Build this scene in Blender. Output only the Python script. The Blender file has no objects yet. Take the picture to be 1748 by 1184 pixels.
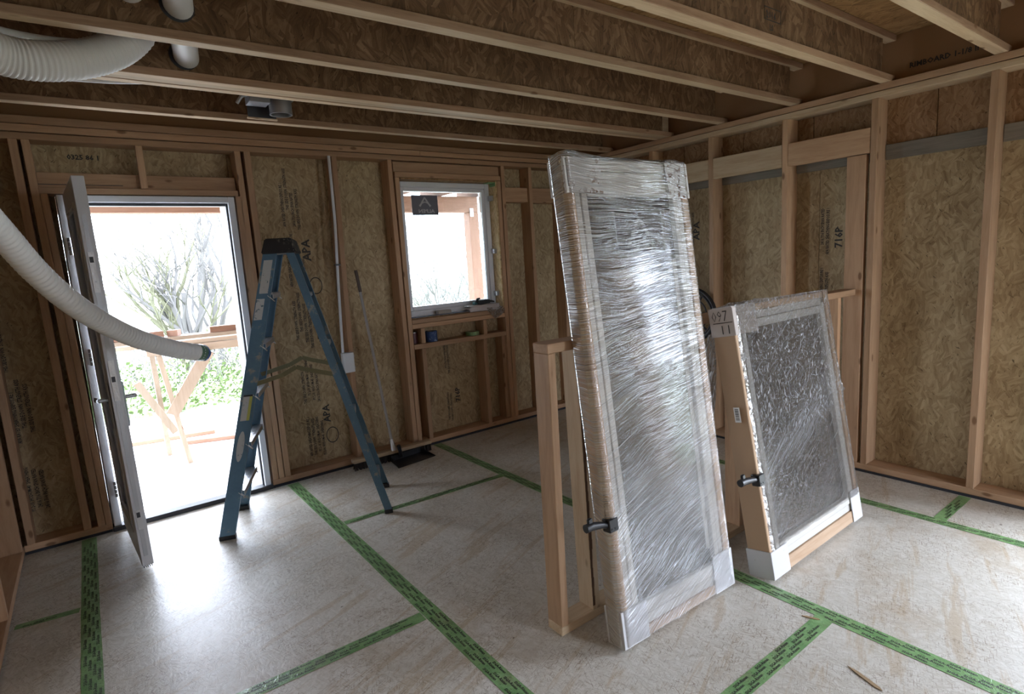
import bpy, bmesh, math, random
from mathutils import Matrix, Vector, Euler, noise as mn
random.seed(7)
PI = math.pi
SC = bpy.context.scene
COL = SC.collection

# ------------------------------------------------------------------ camera
cam_d = bpy.data.cameras.new('camera'); cam = bpy.data.objects.new('camera', cam_d); COL.objects.link(cam)
def _rot(a, b, c):
    return Matrix.Rotation(a, 3, 'Z') @ Matrix.Rotation(b, 3, 'X') @ Matrix.Rotation(c, 3, 'Z')
cam.matrix_world = Matrix.Translation((0, 0, 1.543)) @ _rot(-0.634712, 1.418174, -0.0618414).to_4x4()
cam_d.sensor_width = 36; cam_d.lens = 36 * 979.9 / 1748; cam_d.clip_start = 0.02; cam_d.clip_end = 300
SC.camera = cam

# ------------------------------------------------------------------ light
SC.view_settings.view_transform = 'Standard'; SC.view_settings.look = 'None'
SC.view_settings.gamma = 1.0; SC.view_settings.use_curve_mapping = False
SC.view_settings.exposure = 0.22
W = bpy.data.worlds.new('overcast_sky'); SC.world = W; W.use_nodes = True
bg = W.node_tree.nodes['Background']; bg.inputs[0].default_value = (0.85, 0.95, 1.13, 1); bg.inputs[1].default_value = 17.0
SC.cycles.use_denoising = True
SC.cycles.max_bounces = 10; SC.cycles.diffuse_bounces = 6; SC.cycles.transparent_max_bounces = 16
SC.cycles.sample_clamp_indirect = 6.0
def portal(name, loc, rot, sx, sy):
    l = bpy.data.lights.new(name, 'AREA'); l.shape = 'RECTANGLE'; l.size = sx; l.size_y = sy
    l.cycles.is_portal = True
    o = bpy.data.objects.new(name, l); o.location = loc; o.rotation_euler = rot; COL.objects.link(o)
portal('door_daylight', (0.42, 4.50, 1.05), (-PI/2, 0, 0), 0.9, 2.1)
portal('window_daylight', (2.62, 4.55, 1.66), (-PI/2, 0, 0), 1.0, 1.2)
portal('rear_opening_daylight', (3.1, -2.66, 1.08), (PI/2, 0, 0), 0.8, 1.9)
portal('side_opening_daylight', (4.16, -0.13, 1.1), (0, PI/2, 0), 2.0, 1.1)

# ------------------------------------------------------------------ node helpers
class NT:
    def __init__(s, name):
        s.m = bpy.data.materials.new(name); s.m.use_nodes = True; s.t = s.m.node_tree
        s.t.nodes.clear(); s.out = s.t.nodes.new('ShaderNodeOutputMaterial')
    def n(s, typ, _o=0, props=None, **kw):
        nd = s.t.nodes.new('ShaderNode' + typ)
        for k, v in (props or {}).items(): setattr(nd, k, v)
        for k, v in kw.items():
            key = int(k[1:]) if k[0] == 'i' and k[1:].isdigit() else k.replace('_', ' ')
            inp = nd.inputs[key]
            if isinstance(v, bpy.types.NodeSocket): s.t.links.new(v, inp)
            else: inp.default_value = v
        return nd.outputs[_o]
    def math(s, op, a, b=0.0, c=0.0, clamp=False):
        return s.n('Math', props={'operation': op, 'use_clamp': clamp}, i0=a, i1=b, i2=c)
    def mix(s, f, a, b, mode='MIX'):
        nd = s.t.nodes.new('ShaderNodeMix'); nd.data_type = 'RGBA'; nd.blend_type = mode; nd.clamp_factor = True
        for i, v in ((0, f), (6, a), (7, b)):
            if isinstance(v, bpy.types.NodeSocket): s.t.links.new(v, nd.inputs[i])
            else: nd.inputs[i].default_value = v if (i == 0 or len(v) == 4) else (*v, 1)
        return nd.outputs[2]
    def ramp(s, f, stops, interp='LINEAR'):
        nd = s.t.nodes.new('ShaderNodeValToRGB'); s.t.links.new(f, nd.inputs[0]); cr = nd.color_ramp; cr.interpolation = interp
        while len(cr.elements) < len(stops): cr.elements.new(0.5)
        for e, (p, c) in zip(cr.elements, stops):
            e.position = p; e.color = (c, c, c, 1) if isinstance(c, (int, float)) else (*c, 1)
        return nd.outputs[0]
    def sep(s, v):
        nd = s.t.nodes.new('ShaderNodeSeparateXYZ'); s.t.links.new(v, nd.inputs[0]); return nd.outputs
    def comb(s, x, y, z): return s.n('CombineXYZ', i0=x, i1=y, i2=z)
    def coord(s): return s.n('TexCoord', 3)
    def rnd(s): return s.n('ObjectInfo', 5)
    def bump(s, h, strength=0.3, dist=0.01, normal=None):
        kw = dict(Strength=strength, Distance=dist, Height=h)
        if normal is not None: kw['Normal'] = normal
        return s.n('Bump', **kw)
    def bsdf(s, **kw): return s.n('BsdfPrincipled', **kw)
    def rs(s, v, ang, sx, sy, loc=(0, 0, 0)):
        return s.n('Mapping', props={'vector_type': 'TEXTURE'}, Vector=v, Location=loc, Rotation=(0, 0, ang), Scale=(1 / sx, 1 / sy, 1))
    def done(s, sh): s.t.links.new(sh, s.out.inputs[0]); return s.m

def flat(name, col, rough=0.5, metal=0.0, spec=0.5, bump=0.0, scale=60, **kw):
    t = NT(name); a = dict(Base_Color=(*col, 1), Roughness=rough, Metallic=metal)
    a['Specular_IOR_Level'] = spec
    if bump:
        nz = t.n('TexNoise', 0, Vector=t.coord(), Scale=scale, Detail=3.0)
        a['Normal'] = t.bump(nz, bump, 0.005)
    a.update(kw)
    return t.done(t.bsdf(**a))

def osb(name, plane, dark, mid, light, rough=0.7, spec=0.3, fleck=1.0, fscale=1.0, wear=None, bstr=0.25):
    """oriented strand board: overlapping long flakes, colours only; plane gives the two in-plane axes"""
    t = NT(name); c = t.coord(); x, y, z = t.sep(c)[:3]
    u, v = {'xz': (x, z), 'yz': (y, z), 'xy': (x, y)}[plane]
    r = t.math('MULTIPLY', t.rnd(), 13.0)
    p = t.comb(t.math('ADD', u, r), v, r)
    warp = t.n('TexNoise', 1, Vector=p, Scale=7.0, Detail=3.0)
    pw = t.n('VectorMath', props={'operation': 'MULTIPLY_ADD'}, i0=warp, i1=(0.045, 0.045, 0), i2=p)
    vals = []
    for k, (ang, sc) in enumerate(((1.45, 1.0), (1.9, 1.2), (0.95, 0.95), (2.5, 1.3))):
        mp = t.rs(pw, ang, 9 * sc * fscale, 36 * sc * fscale, (k * 3.1, k * 1.7, 0))
        vo = t.sep(t.n('TexVoronoi', 1, props={'voronoi_dimensions': '2D'}, Vector=mp, Scale=1.0))[0]
        mp2 = t.rs(pw, ang, 9, 75, (k * 1.3, k * 2.7, 0))
        no = t.n('TexNoise', 0, Vector=mp2, Scale=1.0, Detail=5.0, Roughness=0.65)
        vals.append(t.math('ADD', t.math('MULTIPLY', vo, 0.30), t.math('MULTIPLY', no, 0.75)))
    m1 = t.n('TexVoronoi', 1, props={'voronoi_dimensions': '2D'}, Vector=pw, Scale=15.0 * fscale); ms = t.sep(m1)
    a = t.n('Mix', i0=t.math('GREATER_THAN', ms[0], 0.5), i2=vals[0], i3=vals[1])
    b = t.n('Mix', i0=t.math('GREATER_THAN', ms[1], 0.5), i2=vals[2], i3=vals[3])
    f = t.n('Mix', i0=t.math('GREATER_THAN', ms[2], 0.62), i2=a, i3=b)
    big = t.n('TexNoise', 0, Vector=p, Scale=3.5, Detail=4.0)
    f3 = t.math('ADD', t.math('MULTIPLY', f, 0.75), t.math('MULTIPLY', big, 0.45))
    grain = t.n('TexNoise', 0, Vector=t.rs(pw, 1.4, 12, 130), Scale=1.0, Detail=4.0)
    col = t.ramp(f3, ((0.36, dark), (0.60, mid), (0.86, light)))
    flm = None
    for k, (ang, th, q) in enumerate(((0.9, 0.68, 0.8), (2.0, 0.69, 0.7), (1.5, 0.70, 0.6))):
        fl = t.n('TexNoise', 0, Vector=t.rs(pw, ang, 30 + 8 * k, 105, (k, 0, 0)), Scale=1.0, Detail=2.0)
        fm = t.math('MULTIPLY', t.ramp(fl, ((th, 0), (th + 0.05, 1))), q * fleck)
        col = t.mix(fm, col, tuple(c_ * 0.35 for c_ in dark)); flm = fm if flm is None else t.math('MAXIMUM', flm, fm)
    rg = rough
    if wear: col, rg = wear(t, p, col, grain, rough)
    h = t.math('ADD', f3, t.math('MULTIPLY', flm, -0.8))
    return t.done(t.bsdf(Base_Color=col, Roughness=rg, Specular_IOR_Level=spec, Normal=t.bump(h, bstr, 0.004)))

def floor_wear(t, p, col, grain, rough):
    st = t.n('TexNoise', 0, Vector=p, Scale=1.9, Detail=8.0, Roughness=0.72)
    col = t.mix(t.math('MULTIPLY', t.ramp(st, ((0.53, 0), (0.64, 1))), 0.45), col, (0.36, 0.26, 0.15))
    br_ = t.n('TexNoise', 0, Vector=t.rs(p, 0.35, 1.6, 14), Scale=1.0, Detail=6.0, Roughness=0.7, Distortion=0.6)
    col = t.mix(t.math('MULTIPLY', t.ramp(br_, ((0.55, 0), (0.62, 1))), 0.5), col, (0.42, 0.31, 0.18))
    dens = t.ramp(t.n('TexNoise', 0, Vector=p, Scale=5.0, Detail=3.0), ((0.35, 0.25), (0.65, 1.0)))
    for k, (ang, th) in enumerate(((0.35, 0.64), (1.9, 0.655), (1.1, 0.66), (2.7, 0.665))):
        sc = t.n('TexNoise', 0, Vector=t.rs(p, ang, 26, 230, (k, k, 0)), Scale=1.0, Detail=3.0, Roughness=0.6)
        col = t.mix(t.math('MULTIPLY', t.ramp(sc, ((th - 0.065, 0), (th + 0.01, 1))), t.math('MULTIPLY', dens, 0.80)), col, (0.22, 0.16, 0.10))
    sp = t.n('TexNoise', 0, Vector=p, Scale=26.0, Detail=1.0)
    col = t.mix(t.math('MULTIPLY', t.ramp(sp, ((0.80, 0), (0.83, 1))), 0.7), col, (0.08, 0.05, 0.03))
    rr = t.math('ADD', t.math('MULTIPLY', st, 0.24), 0.20)
    rr = t.math('ADD', rr, t.math('MULTIPLY', grain, 0.16))
    return col, rr

def lumber(name, axis, c1, c2, rough=0.6, var=0.35, knots=True):
    t = NT(name); c = t.coord(); x, y, z = t.sep(c)[:3]
    g, a, b = {'x': (x, y, z), 'y': (y, x, z), 'z': (z, x, y)}[axis]
    r = t.rnd(); off = t.math('MULTIPLY', r, 31.0)
    p = t.comb(t.math('ADD', a, off), t.math('ADD', b, off), t.math('ADD', t.math('MULTIPLY', g, 0.09), off))
    w = t.n('TexNoise', 0, Vector=p, Scale=28.0, Detail=4.0, Distortion=0.8)
    fine = t.n('TexNoise', 0, Vector=p, Scale=160.0, Detail=3.0)
    f = t.math('ADD', t.math('MULTIPLY', w, 0.75), t.math('MULTIPLY', fine, 0.3))
    col = t.ramp(f, ((0.34, c2), (0.62, c1)))
    hue = t.mix(t.math('MULTIPLY', r, var), col, t.mix(0.65, col, (0.34, 0.16, 0.08)))
    val = t.n('HueSaturation', Color=hue, Value=t.math('ADD', 0.84, t.math('MULTIPLY', t.math('FRACT', t.math('MULTIPLY', r, 7.0)), 0.3)))
    if knots:
        kp = t.comb(t.math('MULTIPLY', t.math('ADD', a, off), 9.0), t.math('MULTIPLY', t.math('ADD', b, off), 9.0), t.math('MULTIPLY', t.math('ADD', g, off), 4.0))
        kd = t.n('TexVoronoi', 0, Vector=kp, Scale=1.0)
        val = t.mix(t.math('MULTIPLY', t.ramp(kd, ((0.07, 1), (0.13, 0))), 0.75), val, (0.13, 0.055, 0.02))
    return t.done(t.bsdf(Base_Color=val, Roughness=rough, Specular_IOR_Level=0.25, Normal=t.bump(f, 0.12, 0.003)))

STUD1, STUD2 = (0.52, 0.335, 0.20), (0.40, 0.24, 0.135)
PALE1, PALE2 = (0.60, 0.46, 0.30), (0.47, 0.33, 0.20)
ML = {a: lumber('fir_lumber_' + a, a, STUD1, STUD2) for a in 'xyz'}
MP = {a: lumber('pale_lumber_' + a, a, PALE1, PALE2, var=0.12) for a in 'xyz'}
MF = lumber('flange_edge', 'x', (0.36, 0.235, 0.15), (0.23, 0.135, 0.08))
MG = {a: lumber('grey_weathered_lumber_' + a, a, (0.25, 0.225, 0.185), (0.18, 0.16, 0.13), var=0.05) for a in 'xyz'}
OC = ((0.22, 0.145, 0.07), (0.40, 0.295, 0.165), (0.56, 0.445, 0.27))
M_OSB_A = osb('osb_wall_back', 'xz', *OC, fscale=1.7); M_OSB_B = osb('osb_wall_side', 'yz', *OC, fscale=1.7)
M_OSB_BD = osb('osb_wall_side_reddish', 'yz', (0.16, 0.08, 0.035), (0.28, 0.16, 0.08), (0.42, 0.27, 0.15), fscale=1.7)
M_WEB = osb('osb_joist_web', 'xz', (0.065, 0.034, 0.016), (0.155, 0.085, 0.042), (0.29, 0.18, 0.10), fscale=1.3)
M_OSB_C = osb('osb_subfloor_underside', 'xy', (0.12, 0.06, 0.02), (0.30, 0.17, 0.07), (0.42, 0.26, 0.12))
M_FLOOR = osb('osb_worn_floor', 'xy', (0.47, 0.43, 0.355), (0.585, 0.555, 0.485), (0.67, 0.64, 0.58), rough=0.35, spec=0.6, fleck=0.1, fscale=2.2, bstr=0.45, wear=floor_wear)
M_RIM = flat('rim_board', (0.27, 0.14, 0.06), 0.7, bump=0.2, scale=30)
M_INK = flat('black_ink', (0.035, 0.03, 0.025), 0.6)
M_WHITE = flat('white_plastic', (0.72, 0.73, 0.75), 0.35)
M_DOORW = flat('white_door_paint', (0.56, 0.56, 0.57), 0.4)
M_DARK = flat('dark_gasket', (0.03, 0.03, 0.035), 0.5)
M_BLACK = flat('black_plastic', (0.012, 0.012, 0.014), 0.35, bump=0.1)
M_STEEL = flat('galvanised_steel', (0.45, 0.46, 0.48), 0.35, 0.9, bump=0.08)
M_ALU = flat('aluminium', (0.62, 0.62, 0.62), 0.3, 0.9, bump=0.15, scale=90)
M_HOSE = flat('white_hose_plastic', (0.70, 0.69, 0.66), 0.42)
M_PVC = flat('white_pvc', (0.74, 0.73, 0.70), 0.35)
M_SILL = flat('black_sill_foam', (0.025, 0.025, 0.03), 0.75, bump=0.3)

def glass_mat(name, tint=(0.9, 0.93, 0.93), refl=1.0, rough=0.02):
    t = NT(name)
    fr = t.n('Fresnel', IOR=1.5); f = t.math('MINIMUM', t.math('MULTIPLY', fr, 1.8 * refl), 1.0)
    return t.done(t.n('MixShader', i0=f, i1=t.n('BsdfTransparent', Color=(*tint, 1)), i2=t.n('BsdfGlossy', Color=(1, 1, 1, 1), Roughness=rough)))
M_GLASS = glass_mat('clear_glass'); M_GLASSD = glass_mat('coated_glass', (0.60, 0.61, 0.64), 1.3, 0.09)

def tape_mat():
    t = NT('green_tape'); c = t.coord(); nz = t.n('TexNoise', 0, Vector=c, Scale=18.0, Detail=5.0)
    col = t.mix(t.ramp(nz, ((0.35, 0), (0.7, 1))), (0.15, 0.30, 0.11), (0.25, 0.42, 0.18))
    dt = t.n('TexNoise', 0, Vector=c, Scale=6.0, Detail=6.0, Roughness=0.7); col = t.mix(t.math('MULTIPLY', t.ramp(dt, ((0.54, 0), (0.66, 1))), 0.45), col, (0.22, 0.19, 0.12))
    wr = t.n('TexNoise', 0, Vector=c, Scale=70.0, Detail=3.0, Distortion=1.0)
    return t.done(t.bsdf(Base_Color=col, Roughness=0.3, Normal=t.bump(wr, 0.5, 0.004)))
M_TAPE = tape_mat()

def film_mat(name, s_lo, s_hi, vmax, base, amt, freq=70.0, crinkle=0.0, lowhaze=(0.18, 0.30, 0.0)):
    """stretch film: clear with pulled streaks; the streak slope changes with height s_lo (bottom) .. s_hi (top)"""
    t = NT(name); c = t.coord(); x, y, z = t.sep(c)[:3]
    vn = t.math('DIVIDE', z, vmax); sl = t.math('MULTIPLY_ADD', vn, s_hi - s_lo, s_lo)
    hor = t.math('ADD', x, y)
    s = t.math('SUBTRACT', z, t.math('MULTIPLY', sl, hor))
    wob = t.n('TexNoise', 0, Vector=t.comb(t.math('MULTIPLY', hor, 3.0), t.math('MULTIPLY', z, 4.0), 0.0), Scale=1.0, Detail=1.0)
    s = t.math('ADD', s, t.math('MULTIPLY', wob, 0.10))
    p = t.comb(t.math('MULTIPLY', hor, 2.4), t.math('MULTIPLY', s, freq * 1.3), t.math('MULTIPLY', y, 3.0))
    n1 = t.n('TexNoise', 0, Vector=p, Scale=1.0, Detail=2.5, Roughness=0.6)
    p2 = t.comb(t.math('MULTIPLY', hor, 3.6), t.math('MULTIPLY', s, freq * 3.2), 3.0)
    n2 = t.n('TexNoise', 0, Vector=p2, Scale=1.0, Detail=1.5)
    cr = t.n('TexNoise', 0, Vector=c, Scale=38.0, Detail=4.0, Distortion=2.0)
    h = t.math('ADD', n1, t.math('MULTIPLY', n2, 0.6))
    if crinkle: h = t.n('Mix', i0=crinkle, i2=h, i3=t.math('MULTIPLY', cr, 15.0))
    streak = t.ramp(n2, ((0.57, 0), (0.68, 1)))
    haze = t.n('TexNoise', 0, Vector=t.comb(t.math('MULTIPLY', hor, 1.5), t.math('MULTIPLY', s, 5.0), 1.0), Scale=1.0, Detail=3.0)
    hz = t.math('ADD', t.math('MULTIPLY', t.ramp(haze, ((0.42, 0), (0.70, 1))), 0.45), t.ramp(t.math('DIVIDE', t.math('SUBTRACT', z, t.math('MULTIPLY', hor, 0.35)), vmax), ((lowhaze[0], lowhaze[2]), (lowhaze[1], 0))))
    if crinkle:
        cf = t.n('TexNoise', 0, Vector=t.comb(t.math('MULTIPLY', hor, 60.0), t.math('MULTIPLY', s, 30.0), 2.0), Scale=1.0, Detail=2.0, Distortion=1.5)
        streak = t.math('MAXIMUM', streak, t.math('MULTIPLY', t.ramp(cf, ((0.60, 0), (0.66, 1))), t.ramp(z, ((0.5, 0), (0.75, 2.2)))))  # glints on the crinkles painted as white flecks, stronger higher up
        bd = t.math('SUBTRACT', z, t.math('MULTIPLY', hor, 0.36)); hz = t.math('ADD', hz, t.math('MULTIPLY', t.ramp(bd, ((0.36, 0), (0.42, 0.8), (0.50, 0.8), (0.58, 0))), 1.0))
    nrm = t.bump(h, 1.0, 0.007)
    gl = t.n('BsdfGlossy', Color=(1, 1, 1, 1), Roughness=0.12, Normal=nrm)
    df = t.n('MixShader', i0=0.5, i1=t.n('BsdfDiffuse', Color=(0.85, 0.85, 0.85, 1), Normal=nrm), i2=t.n('BsdfTranslucent', Color=(0.85, 0.85, 0.85, 1), Normal=nrm))
    fr = t.math('MULTIPLY', t.n('LayerWeight', 0, Blend=0.22, Normal=nrm), 0.9)
    a = t.n('MixShader', i0=t.math('ADD', fr, t.math('MULTIPLY_ADD', t.math('ABSOLUTE', t.sep(t.n('TexCoord', 1))[0]), (0.05 if crinkle else 0.60), base), clamp=True), i1=t.n('BsdfTransparent', Color=(0.97, 0.97, 0.97, 1)), i2=gl)
    fd = t.math('ADD', t.math('MULTIPLY', streak, amt), t.math('MULTIPLY', hz, amt * 0.55), clamp=True)
    return t.done(t.n('MixShader', i0=fd, i1=a, i2=df))
M_FILM1 = film_mat('stretch_film_tall', 0.62, -0.14, 1.9, 0.09, 0.50, lowhaze=(0.20, 0.38, 0.50))
M_FILM2 = film_mat('stretch_film_short', 0.75, 0.5, 1.25, 0.20, 0.36, freq=60, crinkle=0.5)
M_BAG = film_mat('loose_film', 6.0, 6.0, 1.2, 0.12, 0.45, freq=30, crinkle=0.4)

# ------------------------------------------------------------------ mesh helpers
def tag(o, label=None, cat=None, group=None, kind=None):
    if label: o['label'] = label
    if cat: o['category'] = cat
    if group: o['group'] = group
    if kind: o['kind'] = kind
    return o
def empty(name, loc=(0, 0, 0), rot=None, parent=None, **kw):
    o = bpy.data.objects.new(name, None); o.empty_display_size = 0.1; COL.objects.link(o); o.location = loc
    if rot is not None: o.rotation_euler = rot
    if parent: o.parent = parent
    return tag(o, **kw)
def obj(name, bm, mat, parent=None, smooth=False, **kw):
    me = bpy.data.meshes.new(name)
    bmesh.ops.recalc_face_normals(bm, faces=bm.faces); bm.to_mesh(me); bm.free()
    mats = mat if isinstance(mat, (list, tuple)) else [mat]
    for m in mats: me.materials.append(m)
    if smooth:
        for p in me.polygons: p.use_smooth = True
        if smooth != 'all': me.set_sharp_from_angle(angle=0.7)
    o = bpy.data.objects.new(name, me); COL.objects.link(o)
    if parent: o.parent = parent
    return tag(o, **kw)
def bx(bm, x0, x1, y0, y1, z0, z1, bev=0.0, M=None, mi=0):
    vs = [bm.verts.new((x, y, z)) for x in (x0, x1) for y in (y0, y1) for z in (z0, z1)]
    fs = [bm.faces.new([vs[i] for i in q]) for q in ((0, 1, 3, 2), (4, 6, 7, 5), (0, 4, 5, 1), (2, 3, 7, 6), (0, 2, 6, 4), (1, 5, 7, 3))]
    for f in fs: f.material_index = mi
    if bev:
        es = list({e for f in fs for e in f.edges}); r = bmesh.ops.bevel(bm, geom=es, offset=bev, segments=1, affect='EDGES')
        vs = list({v for f in r['faces'] for v in f.verts} | {v for v in vs if v.is_valid})
    if M is not None:
        for v in vs: v.co = M @ v.co
    return vs
def box(name, x0, x1, y0, y1, z0, z1, mat, parent=None, bev=0.0, M=None, **kw):
    bm = bmesh.new(); bx(bm, x0, x1, y0, y1, z0, z1, bev, M); return obj(name, bm, mat, parent, **kw)
def prism(bm, bot, top, mi=0):
    """bot, top: equal length lists of 3D points"""
    a = [bm.verts.new(p) for p in bot]; b = [bm.verts.new(p) for p in top]; n = len(a)
    for i in range(n):
        bm.faces.new((a[i], a[(i + 1) % n], b[(i + 1) % n], b[i])).material_index = mi
    bm.faces.new(a[::-1]).material_index = mi; bm.faces.new(b).material_index = mi
def tube(bm, pts, rad, seg=10, caps=True, flatk=None):
    pts = [Vector(p) for p in pts]; rads = rad if isinstance(rad, (list, tuple)) else [rad] * len(pts)
    rings = []; up = None
    for i, p in enumerate(pts):
        d = (pts[min(i + 1, len(pts) - 1)] - pts[max(i - 1, 0)]).normalized()
        if up is None: up = d.orthogonal().normalized()
        else: up = (up - d * up.dot(d)).normalized()
        s = d.cross(up)
        rings.append([bm.verts.new(p + (up * math.cos(a) + s * math.sin(a)) * rads[i]) for a in [2 * PI * k / seg for k in range(seg)]])
    for a, b in zip(rings, rings[1:]):
        for k in range(seg): bm.faces.new((a[k], a[(k + 1) % seg], b[(k + 1) % seg], b[k]))
    if caps: bm.faces.new(rings[0][::-1]); bm.faces.new(rings[-1])
def lum(name, parent, xs, ys, zs, g, mats=ML, dx=0.0, dy=0.0, **kw):
    bm = bmesh.new(); vs = bx(bm, *xs, *ys, *zs, bev=0.0025)
    if dx or dy:
        for v in vs:
            k = (v.co.z - zs[0]) / (zs[1] - zs[0]); v.co.x += dx * k; v.co.y += dy * k
    return obj(name, bm, mats[g], parent, **kw)
def spline(P, n=12):
    P = [Vector(p) for p in P]; Q = [P[0] * 2 - P[1]] + P + [P[-1] * 2 - P[-2]]; out = []
    for i in range(1, len(Q) - 2):
        a, b, c, d = Q[i - 1:i + 3]
        for k in range(n):
            t = k / n; out.append(0.5 * ((2 * b) + (c - a) * t + (2 * a - 5 * b + 4 * c - d) * t * t + (3 * b - a - 3 * c + d) * t ** 3))
    out.append(P[-1]); return out
_tc = {}
def text_mesh(body, res=1, bold=0.028):
    k = (body, res, bold)
    if k not in _tc:
        cu = bpy.data.curves.new('t', 'FONT'); cu.body = body; cu.size = 1; cu.resolution_u = res; cu.offset = bold
        o = bpy.data.objects.new('t', cu); COL.objects.link(o); bpy.context.view_layer.update()
        me = bpy.data.meshes.new_from_object(o.evaluated_get(bpy.context.evaluated_depsgraph_get()))
        _tc[k] = ([v.co.copy() for v in me.vertices], [list(p.vertices) for p in me.polygons])
        bpy.data.objects.remove(o); bpy.data.curves.remove(cu)
    return _tc[k]
def texts(name, items, mat, parent, bold=0.028, **kw):
    """items: (body, height, origin, right vector, up vector[, width scale])"""
    V, F = [], []
    for it in items:
        body, size, o, r, u = it[:5]; ws = it[5] if len(it) > 5 else 1.0
        vs, fs = text_mesh(body, 1, bold); b = len(V); o = Vector(o); r = Vector(r); u = Vector(u)
        V += [o + r * (v.x * size * ws) + u * (v.y * size) for v in vs]; F += [[i + b for i in f] for f in fs]
    me = bpy.data.meshes.new(name); me.from_pydata(V, [], F); me.materials.append(mat)
    ob = bpy.data.objects.new(name, me); COL.objects.link(ob)
    if parent: ob.parent = parent
    return tag(ob, **kw)

# ================================================================== STRUCTURE
YA, XB = 4.29, 3.99          # inner stud faces of the back wall and right wall
YO, XO = 4.43, 4.13          # sheathing planes
ZP = 2.44                    # top of plates

# ---- floor
floor = empty('floor', kind='structure')
xs = [-0.62, -0.175, 1.054, 2.29, 3.527, 4.14]
cuts = {0: [-2.7, 1.0, 3.36, 4.44], 1: [-2.7, -0.27, 2.175, 4.44], 2: [-2.7, -1.41, 1.017, 3.30, 4.44], 3: [-2.7, -0.27, 4.44], 4: [-2.7, 1.005, 4.44]}
for i in range(5):
    for a, b in zip(cuts[i], cuts[i][1:]):
        bm = bmesh.new(); g = 0.0015
        bx(bm, xs[i] + g, xs[i + 1] - g, a + g, b - g, -0.022, 0.0, 0.0012); obj('floor_panel', bm, M_FLOOR, floor)
box('subfloor_base', -0.75, 4.3, -2.8, 4.5, -0.10, -0.022, M_RIM, floor)

# ---- back wall (door and window wall)
wb = empty('wall_back', kind='structure')
def A(name, x0, x1, z0, z1, y0=YA, y1=YO - 0.002, g='z', mats=ML, dx=0.0, **kw): return lum(name, wb, (x0, x1), (y0, y1), (z0, z1), g, mats, dx, **kw)
A('bottom_plate', -0.475, -0.045, 0.015, 0.055, g='x'); A('bottom_plate', 0.925, 3.99, 0.015, 0.055, g='x')
box('sill_foam', 0.92, 3.99, YA - 0.012, YO, 0.0, 0.015, M_SILL, wb); box('sill_foam', -0.475, -0.05, YA - 0.004, YO, 0.0, 0.015, M_SILL, wb)
A('top_plate', -0.6, 3.99, 2.367, 2.404, g='x'); A('top_plate', -0.6, 2.35, 2.409, 2.449, y0=YA - 0.004, g='x'); A('top_plate', 2.353, 3.99, 2.411, 2.449, g='x')
A('top_plate', -0.6, 3.99, 2.452, 2.495, y0=YA - 0.008, g='x')
st = [(-0.46, -0.422, 0.0), (-0.190, -0.150, -0.018), (-0.118, -0.080, -0.034), (0.972, 1.010, -0.022), (1.014, 1.055, -0.004),
      (1.575, 1.613, 0.04), (2.070, 2.108, -0.012), (3.150, 3.188, 0.006), (3.470, 3.508, 0.0), (3.86, 3.90, 0.0)]
for a, b, d in st: A('stud', a, b, 0.055, 2.367, dx=d)
A('jack_stud', -0.078, -0.044, 0.055, 2.072, dx=-0.03); A('jack_stud', 0.928, 0.968, 0.055, 2.072, dx=-0.006)
A('jack_stud', 2.112, 2.150, 0.055, 2.236); A('jack_stud', 3.106, 3.146, 0.055, 2.236)
A('header_plate', -0.112, 0.942, 2.072, 2.108, g='x')
A('header_beam', -0.112, 0.942, 2.110, 2.198, y0=YA + 0.045, g='x'); 
A('header_crack', -0.112, 0.30, 2.130, 2.131, y0=YA + 0.044, g='x', mats={'x': M_DARK})
A('cripple_stud', 0.388, 0.426, 2.110, 2.367, y1=YA + 0.042)
A('header_plate', 2.112, 3.146, 2.238, 2.278, g='x'); A('header_beam', 2.112, 3.146, 2.281, 2.360, y0=YA + 0.02, g='x')
# window sills, lower shelf and cripples
A('sill_plate', 2.152, 3.104, 1.055, 1.092, g='x'); A('sill_plate', 2.152, 3.104, 1.014, 1.052, y0=YA + 0.003, g='x')
A('shelf_plate', 2.152, 3.104, 0.842, 0.882, g='x')
for x in (2.226, 2.856): A('cripple_stud', x, x + 0.038, 0.884, 1.012)
for x, y0 in ((2.222, YA), (2.845, YA), (3.068, YA + 0.03)): A('cripple_stud', x, x + 0.038, 0.055, 0.840, y0=y0)
A('blocking', 3.190, 3.470, 2.055, 2.185, g='x', y0=YA + 0.03); A('blocking', 3.510, 3.86, 2.050, 2.185, g='x', y0=YA + 0.03)
# sheathing around door and window
def AP(x0, x1, z0, z1): return box('osb_panel', x0, x1, YO, YO + 0.011, z0, z1, M_OSB_A, wb)
AP(-0.62, -0.046, 0.0, 2.50); AP(-0.044, 0.925, 2.075, 2.50); AP(0.928, 1.595, 0, 2.50); AP(1.598, 2.15, 0, 2.50)
AP(2.152, 3.104, 0, 1.09); AP(2.152, 3.104, 2.237, 2.50); AP(3.106, 3.49, 0, 2.50); AP(3.492, 4.14, 0, 2.50)
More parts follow.
